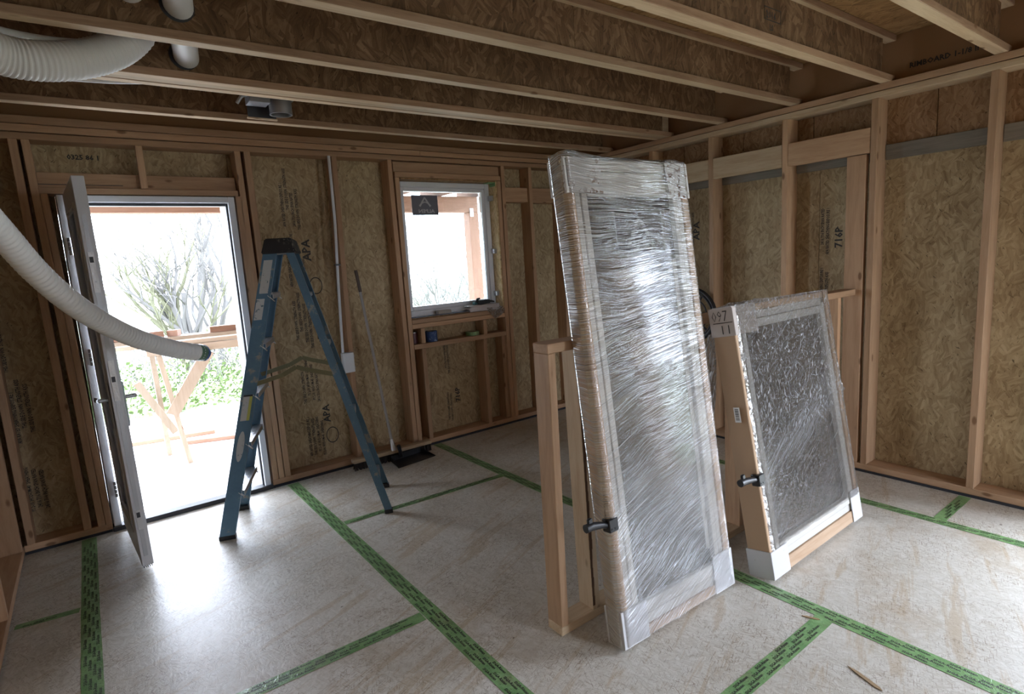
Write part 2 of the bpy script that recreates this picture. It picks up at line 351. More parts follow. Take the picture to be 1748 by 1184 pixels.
# osb return lining the window opening and exterior cladding depth
M_OSB_L = osb('osb_return_lit', 'yz', (0.34, 0.21, 0.09), (0.60, 0.43, 0.22), (0.80, 0.62, 0.38), fscale=1.7)  # lighter copy of the wall board colours, daylight on the return painted in
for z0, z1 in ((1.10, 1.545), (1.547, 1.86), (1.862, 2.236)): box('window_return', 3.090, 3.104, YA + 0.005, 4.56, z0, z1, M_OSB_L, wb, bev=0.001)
box('window_return', 2.154, 2.162, YA + 0.06, 4.56, 1.10, 2.236, M_OSB_B, wb)
box('window_return', 2.164, 3.088, YA + 0.01, 4.56, 2.224, 2.236, M_OSB_C, wb)
box('window_return', 2.164, 3.088, YA + 0.02, 4.56, 1.094, 1.103, M_OSB_C, wb)
box('flashing_tape', 2.16, 2.95, YA - 0.002, YA + 0.10, 1.1035, 1.107, flat('blue_black_membrane', (0.02, 0.04, 0.08), 0.4), wb)
box('flashing_tape', 3.02, 3.089, YA + 0.012, YA + 0.09, 2.2165, 2.223, M_TAPE, wb); box('flashing_tape', 3.084, 3.0895, YA + 0.01, YA + 0.09, 2.19, 2.2235, M_TAPE, wb)
for z in (2.09, 1.62, 1.235): box('window_clip', 3.062, 3.0895, YA + 0.05, YA + 0.10, z - 0.022, z + 0.022, M_STEEL, wb, bev=0.002)
box('exterior_cladding', -0.62, -0.05, YO + 0.012, 4.56, -0.1, 2.9, M_RIM, wb)
box('exterior_cladding', 0.925, 2.15, YO + 0.012, 4.56, -0.1, 2.9, M_RIM, wb); box('exterior_cladding', 3.106, 4.3, YO + 0.012, 4.56, -0.1, 2.9, M_RIM, wb)
box('exterior_cladding', 2.15, 3.106, YO + 0.012, 4.56, -0.1, 1.09, M_RIM, wb); box('exterior_cladding', 2.15, 3.106, YO + 0.012, 4.56, 2.237, 2.9, M_RIM, wb)
box('exterior_cladding', -0.05, 0.925, YO + 0.012, 4.56, 2.09, 2.9, M_RIM, wb)
# ink stamps printed on the sheathing
UPZ, LX, LY = (0, 0, 1), (-1, 0, 0), (0, 1, 0)
def stamp(parent, px, z0, z1, wall, logos, rows=4, sz=0.030, side=1):
    """vertical columns of stamp text; px is x (wall A) or y (wall B)"""
    it = []; lines = ['APA RATED SHEATHING EXPOSURE 1', '24/16 7/16 INCH SPAN RATED', 'THIS SIDE DOWN  STRENGTH AXIS', 'PS 2-10  HUD-UM-40  SHEATHING']
    rnd = random.Random(int(px * 100) + wall)
    off = 0.0025
    for r in range(rows):
        z = z0 + rnd.random() * 0.05
        while z < z1 - 0.2:
            body = lines[rnd.randrange(4)]; p = px - r * sz * 1.15 if wall == 0 else px + r * sz * 1.15
            o = (p, YO - off, z) if wall == 0 else (XO - off, p, z)
            it.append((body, sz, o, UPZ, LX if wall == 0 else LY, 0.62)); z += 0.40 + rnd.random() * 0.10
    for body, s, z, d in logos:
        p = px + d if wall == 0 else px - d
        it.append((body, s, (p, YO - off, z) if wall == 0 else (XO - off, p, z), UPZ, LX if wall == 0 else LY))
    texts('printed_stamp', it, M_INK, parent, kind='stuff')
stamp(wb, 1.375, 0.10, 2.30, 0, [('716P', 0.072, 1.02, 0.085), ('APA', 0.075, 0.36, 0.06), ('APA', 0.085, 1.62, 0.05)], rows=4)
stamp(wb, 2.55, 0.10, 0.82, 0, [('716P', 0.065, 0.285, 0.085)], rows=2, sz=0.026)
stamp(wb, -0.335, 0.18, 1.3, 0, [], rows=4)
texts('printed_stamp', [('0325 86 1', 0.040, (0.045, YO - 0.0025, 2.292), (1, 0, 0), (0, 0, 1))], M_INK, wb)
# circled stamps
def ring(bm, o, r, w, R, U, sx=1.0):
    o, R, U = Vector(o), Vector(R), Vector(U); n = 24; a = []; b = []
    for k in range(n):
        c, s = math.cos(2 * PI * k / n), math.sin(2 * PI * k / n)
        a.append(bm.verts.new(o + R * c * r * sx + U * s * r)); b.append(bm.verts.new(o + R * c * (r - w) * sx + U * s * (r - w)))
    for k in range(n): bm.faces.new((a[k], a[(k + 1) % n], b[(k + 1) % n], b[k]))
bm = bmesh.new()
for x, z in ((1.44, 1.43), (1.44, 0.25)): ring(bm, (x, YO - 0.0026, z), 0.05, 0.006, UPZ, LX, 1.3)
obj('printed_ring', bm, M_INK, wb)

# ---- right wall
wr = empty('wall_right', kind='structure')
def B(name, y0, y1, z0, z1, x0=XB, x1=XO - 0.002, g='z', mats=ML, dy=0.0, **kw): return lum(name, wr, (x0, x1), (y0, y1), (z0, z1), g, mats, 0.0, dy, **kw)
box('sill_foam', XB - 0.004, XO, 0.44, 4.28, 0.0, 0.015, M_SILL, wr)
B('bottom_plate', 0.44, 4.285, 0.015, 0.055, g='y')
B('top_plate', -2.6, 4.285, 2.362, 2.398, g='y', mats=MP); B('top_plate', -2.6, 4.285, 2.402, ZP, g='y')
for y in (0.48, 0.98, 1.553, 2.109, 2.692, 3.266, 3.84): B('stud', y, y + 0.038, 0.055, 2.362)
B('stud', -0.78, -0.742, 0.055, 2.362); B('stud', -1.9, -1.862, 0.055, 2.362); B('stud', -2.6, -2.56, 0.055, 2.362)
B('jack_stud', 0.44, 0.478, 0.055, 2.1); B('jack_stud', -0.74, -0.702, 0.0, 2.1); B('header_beam', -0.74, 0.478, 2.1, 2.36, g='y')
B('wide_post', 1.612, 1.725, 0.055, 2.045, x0=XB + 0.002, x1=XB + 0.042)
for a, b in ((1.593, 2.107), (2.149, 2.690), (2.732, 3.264), (3.306, 3.838)): B('blocking', a, b, 2.050, 2.200, x0=XB + 0.001, x1=XB + 0.04, g='y', mats=(ML if a < 1.7 else MP))
for a, b in ((0.52, 0.978), (1.020, 1.551), (1.593, 2.107), (2.149, 2.690), (2.732, 3.264), (3.306, 3.838)):
    B('let_in_board', a, b, 2.005, 2.096, x0=XO - 0.02, g='y', mats=MG)
for a, b in ((0.44, 0.70), (0.703, 1.95), (1.953, 3.19), (3.193, 4.44)): box('osb_panel', XO, XO + 0.011, a, b, 0.0, 2.05, M_OSB_B, wr)
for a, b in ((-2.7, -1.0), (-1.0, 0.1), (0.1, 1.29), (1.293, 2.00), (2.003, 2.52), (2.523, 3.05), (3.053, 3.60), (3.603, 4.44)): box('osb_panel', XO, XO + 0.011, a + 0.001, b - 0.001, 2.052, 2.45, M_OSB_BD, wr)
box('osb_panel', XO, XO + 0.011, -2.7, -0.742, 0.0, 2.05, M_OSB_B, wr)
box('exterior_cladding', XO + 0.012, 4.3, 0.44, 4.56, -0.1, 2.9, M_RIM, wr); box('exterior_cladding', XO + 0.012, 4.3, -2.8, -0.742, -0.1, 2.9, M_RIM, wr); box('exterior_cladding', XO + 0.012, 4.3, -0.742, 0.44, 2.1, 2.9, M_RIM, wr)
stamp(wr, 1.885, 1.0, 1.86, 1, [('716P', 0.068, 1.48, 0.085)], rows=2)
stamp(wr, 2.965, 1.1, 1.95, 1, [('APA', 0.08, 1.60, 0.05)], rows=2)

# ---- left wall
wl = empty('wall_left', kind='structure')
XL = -0.475
for y in (4.20, 3.36, 2.8, 2.24, 1.68, 1.12, 0.56, 0.0, -0.56, -1.12, -1.68, -2.24): lum('stud', wl, (XL - 0.14, XL), (y, y + 0.038), (0.055, 2.40), 'z')
lum('bottom_plate', wl, (XL - 0.14, XL), (-2.6, 4.285), (0.015, 0.055), 'y'); lum('top_plate', wl, (XL - 0.14, XL), (-2.6, 4.285), (2.402, ZP), 'y')
for a, b in ((-2.7, -1.4), (-1.4, -0.1), (-0.1, 1.2), (1.2, 2.5), (2.5, 3.7), (3.7, 4.44)): box('osb_panel', XL - 0.152, XL - 0.141, a + .001, b - .001, 0, 2.45, M_OSB_B, wl)
# ---- rear wall (behind the camera, with a wide window opening)
wn = empty('wall_rear', kind='structure')
for a, b, c, d in ((-0.62, 2.7, 0, 2.45), (2.702, 3.5, 2.05, 2.45), (3.502, 4.14, 0, 2.45)): box('osb_panel', a, b, -2.62, -2.608, c, d, M_OSB_A, wn)
for x in (-0.45, 0.1, 0.65, 1.2, 1.8, 2.66, 3.504, 3.9): lum('stud', wn, (x, x + 0.038), (-2.606, -2.47), (0.05, 2.4), 'z')
lum('bottom_plate', wn, (-0.47, 2.65), (-2.606, -2.47), (0.0, 0.048), 'x'); lum('top_plate', wn, (-0.47, 3.98), (-2.606, -2.47), (2.402, ZP), 'x')

# ---- ceiling: I-joists and the floor deck above
ce = empty('ceiling', kind='structure')
ZJ = 2.441
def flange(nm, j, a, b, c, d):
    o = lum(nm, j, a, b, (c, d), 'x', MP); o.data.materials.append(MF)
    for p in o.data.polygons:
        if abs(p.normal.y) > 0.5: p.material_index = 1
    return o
def joist(y0, y1, web=True):
    j = empty('joist', parent=ce)
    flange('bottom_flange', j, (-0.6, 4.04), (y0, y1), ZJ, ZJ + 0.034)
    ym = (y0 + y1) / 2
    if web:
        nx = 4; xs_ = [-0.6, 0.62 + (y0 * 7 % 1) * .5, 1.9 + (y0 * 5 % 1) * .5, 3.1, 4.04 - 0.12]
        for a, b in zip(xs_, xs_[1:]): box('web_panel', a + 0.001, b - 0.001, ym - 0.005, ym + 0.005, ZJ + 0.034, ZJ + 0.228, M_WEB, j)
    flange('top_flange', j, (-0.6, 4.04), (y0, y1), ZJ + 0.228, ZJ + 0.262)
    return j
for y0, y1 in ((3.744, 3.803), (3.190, 3.242), (3.080, 3.133), (2.594, 2.655), (2.035, 2.100), (1.487, 1.550), (0.950, 1.012), (0.40, 0.462), (-0.15, -0.088), (-0.70, -0.638), (-1.25, -1.188), (-1.8, -1.738), (-2.35, -2.288)): joist(y0, y1)
lum('joist_filler', ce, (-0.6, 4.04), (3.135, 3.188), (ZJ + 0.002, ZJ + 0.26), 'x', MP)
box('rim_board', 4.055, 4.10, -2.6, 4.5, ZJ, ZJ + 0.262, M_RIM, ce); box('rim_board', -0.62, 4.05, 4.335, 4.40, 2.497, ZJ + 0.262, M_RIM, ce)
box('rim_board', -0.62, -0.60, -2.6, 4.33, ZJ, ZJ + 0.262, M_RIM, ce)
for k, (a, b) in enumerate(((-2.7, -1.46), (-1.46, -0.22), (-0.22, 1.02), (1.02, 2.26), (2.26, 3.5), (3.5, 4.5))):
    for x0, x1 in ((-0.62, 1.2 + (k % 2) * 0.6), (1.2 + (k % 2) * 0.6, 4.3)):
        box('deck_panel', x0 + .001, x1 - .001, a + .001, b - .001, ZJ + 0.2635, ZJ + 0.282, M_OSB_C, ce)
texts('printed_stamp', [('2016', 0.042, (2.66, 1.5125, 2.555), (1, 0, 0), (0, 0, 1)), ('LS', 0.034, (2.69, 1.5125, 2.505), (1, 0, 0), (0, 0, 1))], M_INK, ce)
bm = bmesh.new(); yy = 1.5124
for a, b, c, d in ((2.645, 2.79, 2.545, 2.549), (2.645, 2.79, 2.598, 2.602), (2.645, 2.649, 2.545, 2.602), (2.786, 2.79, 2.545, 2.602)): bx(bm, a, b, yy, yy + 0.0008, c, d)
obj('printed_frame', bm, M_INK, ce)
texts('printed_stamp', [('RIMBOARD 1-1/8 INCH', 0.04, (4.053, 1.42, 2.50), (0, -1, 0), (0, 0, 1))], M_INK, ce)

# ---- door frame and open door
d1 = empty('door_1', kind='structure')
FY0, FY1 = YA - 0.002, YA + 0.10
def frame_part(nm, *a, mat=M_WHITE, **k): return box(nm, *a, mat, d1, bev=0.003, **k)
frame_part('door_jamb', -0.038, 0.004, FY0, FY1, 0.02, 2.066); frame_part('door_jamb', 0.872, 0.912, FY0, FY1, 0.02, 2.066)
frame_part('door_head', 0.0045, 0.8715, FY0, FY1, 2.026, 2.066)
frame_part('rebate_gasket', 0.860, 0.8715, FY0 + 0.03, FY0 + 0.06, 0.03, 2.02, mat=M_DARK); frame_part('rebate_gasket', 0.005, 0.8715, FY0 + 0.03, FY0 + 0.06, 2.008, 2.025, mat=M_DARK)
frame_part('door_jamb', 0.872, 0.912, FY1 + 0.001, 4.58, 0.02, 2.07); frame_part('door_jamb', -0.045, 0.004, FY1 + 0.001, 4.58, 0.02, 2.07); frame_part('door_head', 0.005, 0.871, FY1 + 0.001, 4.58, 2.03, 2.07)
frame_part('threshold', -0.045, 0.92, YA - 0.02, YA + 0.06, 0.0, 0.03, mat=M_DARK); frame_part('threshold', -0.045, 0.92, YA + 0.061, 4.58, -0.02, 0.022, mat=M_ALU)
# leaf, hinged at the left jamb and swung into the room; local x runs from hinge to lock edge
LF = empty('door_leaf', (0.014, 4.262, 0.0), Euler((0, math.radians(-0.0), math.atan2(-0.755, 0.045))), parent=d1); LF.rotation_euler = (Matrix.Rotation(math.radians(-0.6), 3, 'Y') @ Euler((0, 0, math.atan2(-0.755, 0.045))).to_matrix()).to_euler()
LW, LT, L0, L1 = 0.756, 0.052, 0.045, 2.062       # thickness extends along local +y  (towards +x world)
bm = bmesh.new(); s_ = 0.115
bx(bm, 0, s_, 0, LT, L0, L1, 0.002); bx(bm, LW - s_, LW, 0, LT, L0, L1, 0.002); bx(bm, s_, LW - s_, 0, LT, L1 - s_, L1, 0.002); bx(bm, s_, LW - s_, 0, LT, L0, L0 + 0.16, 0.002)
obj('leaf_frame', bm, M_DOORW, LF)
bm = bmesh.new()
for (i0, th) in ((0.0, 0.010), (0.012, 0.016)):
    a, b, c, d = s_ + i0, LW - s_ - i0, L0 + 0.16 + i0, L1 - s_ - i0
    for y0, y1 in ((-0.006 + i0 * .5, 0.01), (LT - 0.01, LT + 0.006 - i0 * .5)):
        bx(bm, a, a + 0.012, y0, y1, c, d); bx(bm, b - 0.012, b, y0, y1, c, d); bx(bm, a + 0.012, b - 0.012, y0, y1, c, c + 0.012); bx(bm, a + 0.012, b - 0.012, y0, y1, d - 0.012, d)
obj('glazing_bead', bm, M_DOORW, LF)
box('glass_pane', s_ + 0.005, LW - s_ - 0.005, 0.018, 0.034, L0 + 0.165, L1 - s_ - 0.005, M_GLASSD, LF)
bm = bmesh.new(); bx(bm, LW, LW + 0.0015, 0.014, 0.034, 0.10, 1.88); obj('lock_strip', bm, M_STEEL, LF)
for z0, z1 in ((1.50, 1.70), (0.95, 1.16), (0.25, 0.36)):
    bm = bmesh.new(); bx(bm, LW + 0.0016, LW + 0.0035, 0.010, 0.036, z0, z1, 0.0006)
    pl = obj('lock_plate', bm, M_ALU, LF)
for z in (1.66, 1.06, 0.33): box('lock_bolt_hole', LW + 0.0037, LW + 0.0045, 0.014, 0.030, z - 0.012, z + 0.016, M_DARK, LF)
bm = bmesh.new()
for z in (1.74, 1.70, 1.55, 1.22, 0.90, 0.70, 0.45):
    bx(bm, LW + 0.0036, LW + 0.0046, 0.019, 0.027, z, z + 0.008)
obj('screws', bm, M_STEEL, LF, kind='stuff')
def lever(sgn, mat):
    y = -0.001 if sgn < 0 else LT + 0.001
    bm = bmesh.new(); ya_, yb_ = sorted((y, y + sgn * 0.010)); bx(bm, LW - 0.075, LW - 0.035, ya_, yb_, 0.80, 1.04, 0.004)
    tube(bm, [(LW - 0.055, y, 0.955), (LW - 0.055, y + sgn * 0.05, 0.955)], 0.011)
    tube(bm, [(LW - 0.055, y + sgn * 0.05, 0.955), (LW - 0.09, y + sgn * 0.058, 0.953), (LW - 0.17, y + sgn * 0.055, 0.95)], [0.012, 0.010, 0.008])
    return obj('handle', bm, mat, LF, smooth=True)
lever(-1, M_STEEL); lever(1, M_STEEL)
box('protective_tape', LW - 0.10, LW - 0.015, LT + 0.0012, LT + 0.0022, 0.86, 1.22, M_TAPE, LF)
for z in (1.72, 1.06, 0.22):
    bm = bmesh.new()
    for k in range(4): tube(bm, [(-0.012, -0.008, z + k * 0.026), (-0.012, -0.008, z + k * 0.026 + 0.022)], 0.009)
    obj('hinge', bm, M_STEEL, LF, smooth=True)
bm = bmesh.new()
for k in range(5): bx(bm, LW - 0.03 - 0.00 * k, LW - 0.004, 0.006 + k * 0.009, 0.009 + k * 0.009, L0 - 0.012, L0)
bx(bm, 0.0, LW - 0.03, 0.006, 0.010, L0 - 0.012, L0); bx(bm, 0.0, LW - 0.03, 0.042, 0.046, L0 - 0.012, L0)
obj('door_sweep', bm, M_DARK, LF)

# ---- window
w1 = empty('window_1', kind='structure')
wy0, wy1 = 4.40, 4.47
def wf(nm, a, b, c, d, y0=wy0, y1=wy1, mat=M_WHITE, bev=0.004): return box(nm, a, b, y0, y1, c, d, mat, w1, bev=bev)
wf('window_frame', 2.163, 2.205, 1.108, 2.222); wf('window_frame', 3.040, 3.088, 1.108, 2.222); wf('window_frame', 2.2055, 3.0395, 2.178, 2.222); wf('window_frame', 2.2055, 3.0395, 1.108, 1.152)
wf('window_sash', 2.206, 2.236, 1.153, 2.177, wy0 + 0.012); wf('window_sash', 3.010, 3.039, 1.153, 2.177, wy0 + 0.012); wf('window_sash', 2.2365, 3.0095, 2.147, 2.177, wy0 + 0.012); wf('window_sash', 2.2365, 3.0095, 1.153, 1.188, wy0 + 0.012)
box('glass_pane', 2.2365, 3.0095, 4.436, 4.448, 1.1885, 2.1465, M_GLASS, w1)
M_STK = flat('dark_sticker', (0.022, 0.016, 0.026), 0.5); M_STKT = flat('sticker_print', (0.20, 0.20, 0.21), 0.5)
def peak_logo(bm, o, R, U, s, y=0.0):
    """an inverted V peak with flared feet and a small arc below it"""
    o, R, U = Vector(o), Vector(R), Vector(U)
    def quad(a, b, w):
        a, b = Vector(a), Vector(b); d = (b - a).normalized(); n = Vector((-d.y, d.x)) * w
        pts = [a + n, b + n * 1.4, b - n * 1.4, a - n]; bm.faces.new([bm.verts.new(o + R * p.x * s + U * p.y * s) for p in pts])
    for sg in (-1, 1):
        quad((0, 1.0), (sg * 0.35, 0.45), 0.07); quad((sg * 0.33, 0.47), (sg * 0.62, 0.12), 0.075)
    quad((-0.30, 0.42), (0, 0.56), 0.035); quad((0.30, 0.42), (0, 0.56), 0.035)
st_ = box('glass_sticker', 2.315, 2.565, 4.4335, 4.4355, 1.952, 2.118, flat('grey_sticker', (0.13, 0.13, 0.155), 0.45), w1)
bm = bmesh.new(); peak_logo(bm, (2.44, 4.433, 2.015), (1, 0, 0), (0, 0, 1), 0.085); M_STKW = flat('window_sticker_print', (0.45, 0.45, 0.46), 0.5); obj('sticker_logo', bm, M_STKW, w1)
texts('sticker_lettering', [('ALPEN', 0.042, (2.528, 4.4325, 1.972), (-1, 0, 0), (0, 0, 1), 1.25)], M_STKW, w1)
for x in (2.31, 2.63, 2.78):
    pass

# ================================================================== OUTSIDE
ZG = -0.12
gr = empty('ground', kind='structure')
M_CONC = flat('pale_concrete', (0.72, 0.71, 0.68), 0.8, bump=0.2, scale=20)
t = NT('grassy_ground'); nz = t.n('TexNoise', 0, Vector=t.coord(), Scale=1.6, Detail=6.0); nz2 = t.n('TexNoise', 0, Vector=t.coord(), Scale=22.0, Detail=4.0)
gc = t.mix(t.ramp(nz2, ((0.3, 0), (0.7, 1))), (0.14, 0.20, 0.08), (0.24, 0.28, 0.17)); gc = t.mix(t.ramp(nz, ((0.42, 0), (0.55, 1))), gc, (0.34, 0.33, 0.29))
M_GRASS = t.done(t.bsdf(Base_Color=gc, Roughness=0.9))
box('porch_slab', -3, 7, 4.56, 8.2, ZG - 0.1, ZG, M_CONC, gr)
box('garden_ground', -30, 40, 8.2, 60, ZG - 0.15, ZG - 0.03, M_GRASS, gr); box('garden_ground', -30, -3, -30, 8.2, ZG - 0.15, ZG - 0.03, M_GRASS, gr)
box('garden_ground', 7, 40, -30, 8.2, ZG - 0.15, ZG - 0.03, M_GRASS, gr); box('garden_ground', -3, 7, -30, -2.8, ZG - 0.15, ZG - 0.03, M_GRASS, gr); box('garden_ground', 4.3, 7, -2.8, 4.56, ZG - 0.15, ZG - 0.03, M_GRASS, gr)
MT = {a: lumber('bright_pine_' + a, a, (0.27, 0.215, 0.16), (0.22, 0.17, 0.12), var=0.1) for a in 'xyz'}
# porch roof frame
MO = {a: lumber('outdoor_fir_' + a, a, (0.22, 0.125, 0.085), (0.18, 0.10, 0.065), var=0.15) for a in 'xyz'}  # plain reddish fir tone for the porch timber and loose boards
pr = empty('porch_roof', (0, 0, 0), label='orange timber porch beam, rafters and post outside the door and window', cat='porch')
lum('beam', pr, (-2.5, 4.20), (6.25, 6.39), (2.155, 2.345), 'x', MO)
for k in range(13): x = -2.4 + k * 0.55; lum('rafter', pr, (x, x + 0.04), (4.57, 6.75), (2.347, 2.487), 'y', MO)
for k in range(15): y = 4.58 + k * 0.147; lum('roof_board', pr, (-2.6, 4.6), (y, y + 0.142), (2.489, 2.508), 'x', MO)
lum('post', pr, (4.06, 4.20), (6.25, 6.39), (ZG, 2.153), 'z', MO)
box('metal_bracket', 4.07, 4.12, 6.2425, 6.2485, 2.10, 2.20, M_STEEL, pr)
lum('corner_trim', pr, (4.29, 4.35), (6.27, 6.37), (ZG, 2.153), 'z', MT)
# outdoor saw table with its crossed sawhorse legs
sh = empty('work_table', (0.5, 6.1, ZG), label='rough timber work table on crossed legs outside the open door', cat='table')
def beam(bm, a, b, w, h):
    a, b = Vector(a), Vector(b); d = (b - a).normalized(); s = d.cross(Vector((0, 0, 1)) if abs(d.z) < 0.9 else Vector((1, 0, 0))).normalized(); u = s.cross(d)
    f = lambda p: [p + s * w / 2 + u * h / 2, p - s * w / 2 + u * h / 2, p - s * w / 2 - u * h / 2, p + s * w / 2 - u * h / 2]
    prism(bm, f(a), f(b))
def bm_obj(name, parent, a, b, w, h, mat, **k):
    bm = bmesh.new(); o = Vector(parent.location) if parent and parent.parent is None else Vector(); beam(bm, Vector(a) - o, Vector(b) - o, w, h)
    return obj(name, bm, mat, parent, **k)
bm_obj('table_board', sh, (0.0, 5.95, 0.985), (2.2, 6.0, 0.955), 0.14, 0.035, MT['x']); bm_obj('table_board', sh, (0.0, 6.15, 1.015), (2.2, 6.2, 0.985), 0.20, 0.035, MT['x'])
bm_obj('support_rail', sh, (0.38, 5.90, 0.925), (1.30, 5.92, 0.910), 0.05, 0.07, MT['x'])
bm_obj('leg', sh, (0.42, 5.95, 0.90), (0.467, 6.306, ZG), 0.09, 0.04, MT['z']); bm_obj('leg', sh, (0.47, 5.93, 0.90), (0.585, 5.87, ZG + 0.002), 0.085, 0.04, MT['z'])
bm_obj('diagonal_brace', sh, (0.50, 5.86, 0.35), (0.86, 5.87, 0.88), 0.035, 0.10, MT['z'])
bm_obj('diagonal_brace', sh, (0.28, 6.0, 0.66), (0.52, 6.02, 0.15), 0.03, 0.06, MT['z'])
for i, (a, b, l) in enumerate((((-0.05, 6.12, 1.062), (0.55, 6.15, 1.056), 'left reddish board offcut lying on the outdoor work table'), ((0.93, 6.14, 1.049), (1.22, 6.16, 1.045), 'right reddish board offcut lying on the outdoor work table'), ((0.62, 6.12, 1.053), (0.66, 6.2, 1.053), 'smallest wood block on the outdoor work table beside the hose end'))):
    bm = bmesh.new(); beam(bm, a, b, 0.09, 0.055); tag(obj('board_offcut', bm, MO['x']), l, 'offcut')
for a, b, l in (((-0.2, 7.05, ZG + 0.02), (0.95, 6.80, ZG + 0.02), 'longer pale board lying on the porch slab behind the table legs'), ((0.66, 6.56, ZG + 0.02), (1.45, 6.25, ZG + 0.02), 'shorter pale board lying on the porch slab towards the ladder')):
    bm = bmesh.new(); beam(bm, a, b, 0.09, 0.038); tag(obj('ground_board', bm, MO['x']), l, 'board')
# trees and brush
M_BARK = flat('pale_bark', (0.10, 0.095, 0.09), 0.9, bump=0.5, scale=25); M_MOSS = flat('mossy_bark', (0.10, 0.10, 0.06), 0.95, bump=0.5, scale=25)
M_TWIG = flat('dry_twigs', (0.13, 0.125, 0.11), 0.9); M_LEAF = flat('fresh_leaves', (0.14, 0.20, 0.07), 0.7)
def grow(bm, p, d, r, L, depth, rnd, up=0.25, kids=3):
    pts = [p]; q = p; dd = d; n = 4
    for k in range(n):
        dd = (dd + Vector((rnd.uniform(-.22, .22), rnd.uniform(-.22, .22), rnd.uniform(-.1, .1) + up * 0.15))).normalized(); q = q + dd * L / n; pts.append(q)
    tube(bm, pts, [r * (1 - 0.5 * k / n) for k in range(n + 1)], seg=5 if depth > 1 else 3, caps=False)
    if depth > 0:
        for k in range(kids):
            i = rnd.randint(1, n); b = (dd + Vector((rnd.uniform(-1, 1), rnd.uniform(-1, 1), rnd.uniform(-.3, .8))) * 0.8).normalized()
            grow(bm, pts[i], b, r * 0.5, L * rnd.uniform(.5, .75), depth - 1, rnd, up, kids)
def tree(x, y, h, r, seed, label, mats, stems=1, depth=3, kids=4, spread=.25, lean=(0, 0)):
    rnd = random.Random(seed); t_ = empty('tree', (x, y, ZG - 0.03), label=label, cat='tree')
    for s in range(stems):
        bm = bmesh.new(); d = Vector((rnd.uniform(-spread, spread) + lean[0], rnd.uniform(-spread, spread) + lean[1], 1)).normalized()
        grow(bm, Vector((rnd.uniform(-.1, .1) * (stems > 1), rnd.uniform(-.1, .1) * (stems > 1), 0)), d, r * rnd.uniform(.7, 1), h * rnd.uniform(.5, .65), depth, rnd, kids=kids)
        obj('trunk', bm, mats[s % len(mats)], t_)
tree(1.35, 10.5, 2.7, 0.075, 3, 'many-stemmed mossy tree seen through the open door above the work table', [M_MOSS, M_BARK], stems=6, spread=.22, kids=4)
tree(1.75, 11.5, 4.6, 0.075, 8, 'slim tall bare tree right of the mossy tree in the doorway', [M_BARK], stems=2, spread=.1, lean=(0.05, 0))
tree(0.2, 15, 4.0, 0.05, 12, 'faint bare tree farthest left in the doorway', [M_TWIG], stems=2)
tree(6.1, 10.6, 2.6, 0.025, 21, 'thin bare sapling left in the window', [M_TWIG], stems=3, depth=3, spread=.4)
tree(6.75, 10.4, 3.0, 0.028, 27, 'thin bare sapling in the middle of the window', [M_TWIG], stems=3, depth=3, spread=.4)
tree(7.5, 11.0, 2.9, 0.028, 33, 'thin bare sapling beside the porch post in the window', [M_TWIG], stems=3, depth=3, spread=.4)
rnd = random.Random(5); bm = bmesh.new()
for k in range(2200):
    x = rnd.uniform(-1.0, 12); y = rnd.uniform(9.6, 14.5); p = Vector((x, y, ZG)); h = rnd.uniform(.3, 1.15) if x < 4.8 else rnd.uniform(.6, 2.4)
    d = Vector((rnd.uniform(-.8, .8), rnd.uniform(-.6, .6), 1)).normalized()
    m = p + d * h * .5 + Vector((rnd.uniform(-.1, .1), 0, 0)); tube(bm, [p, m, p + d * h + Vector((0, 0, -.2 * h))], [.008, .006, .003], seg=3, caps=False)
tag(obj('dry_brush', bm, M_TWIG), 'tangle of dry pale brush behind the green plants outside', 'brush', kind='stuff')
bm = bmesh.new()
for k in range(9000):
    x = rnd.uniform(-1.5, 4.5); y = rnd.uniform(8.3, 10.8); z = ZG + rnd.uniform(0, .35) * (y - 8.0) / 2; s = rnd.uniform(.02, .05)
    n = Vector((rnd.uniform(-1, 1), rnd.uniform(-1, 1), rnd.uniform(.3, 1))).normalized(); a = n.orthogonal().normalized() * s; b = n.cross(a) * .6; c = Vector((x, y, z))
    bm.faces.new([bm.verts.new(c + a), bm.verts.new(c + b), bm.verts.new(c - a), bm.verts.new(c - b)])
tag(obj('green_undergrowth', bm, M_LEAF), 'bright green leafy ground cover beyond the porch slab', 'plants', kind='stuff')

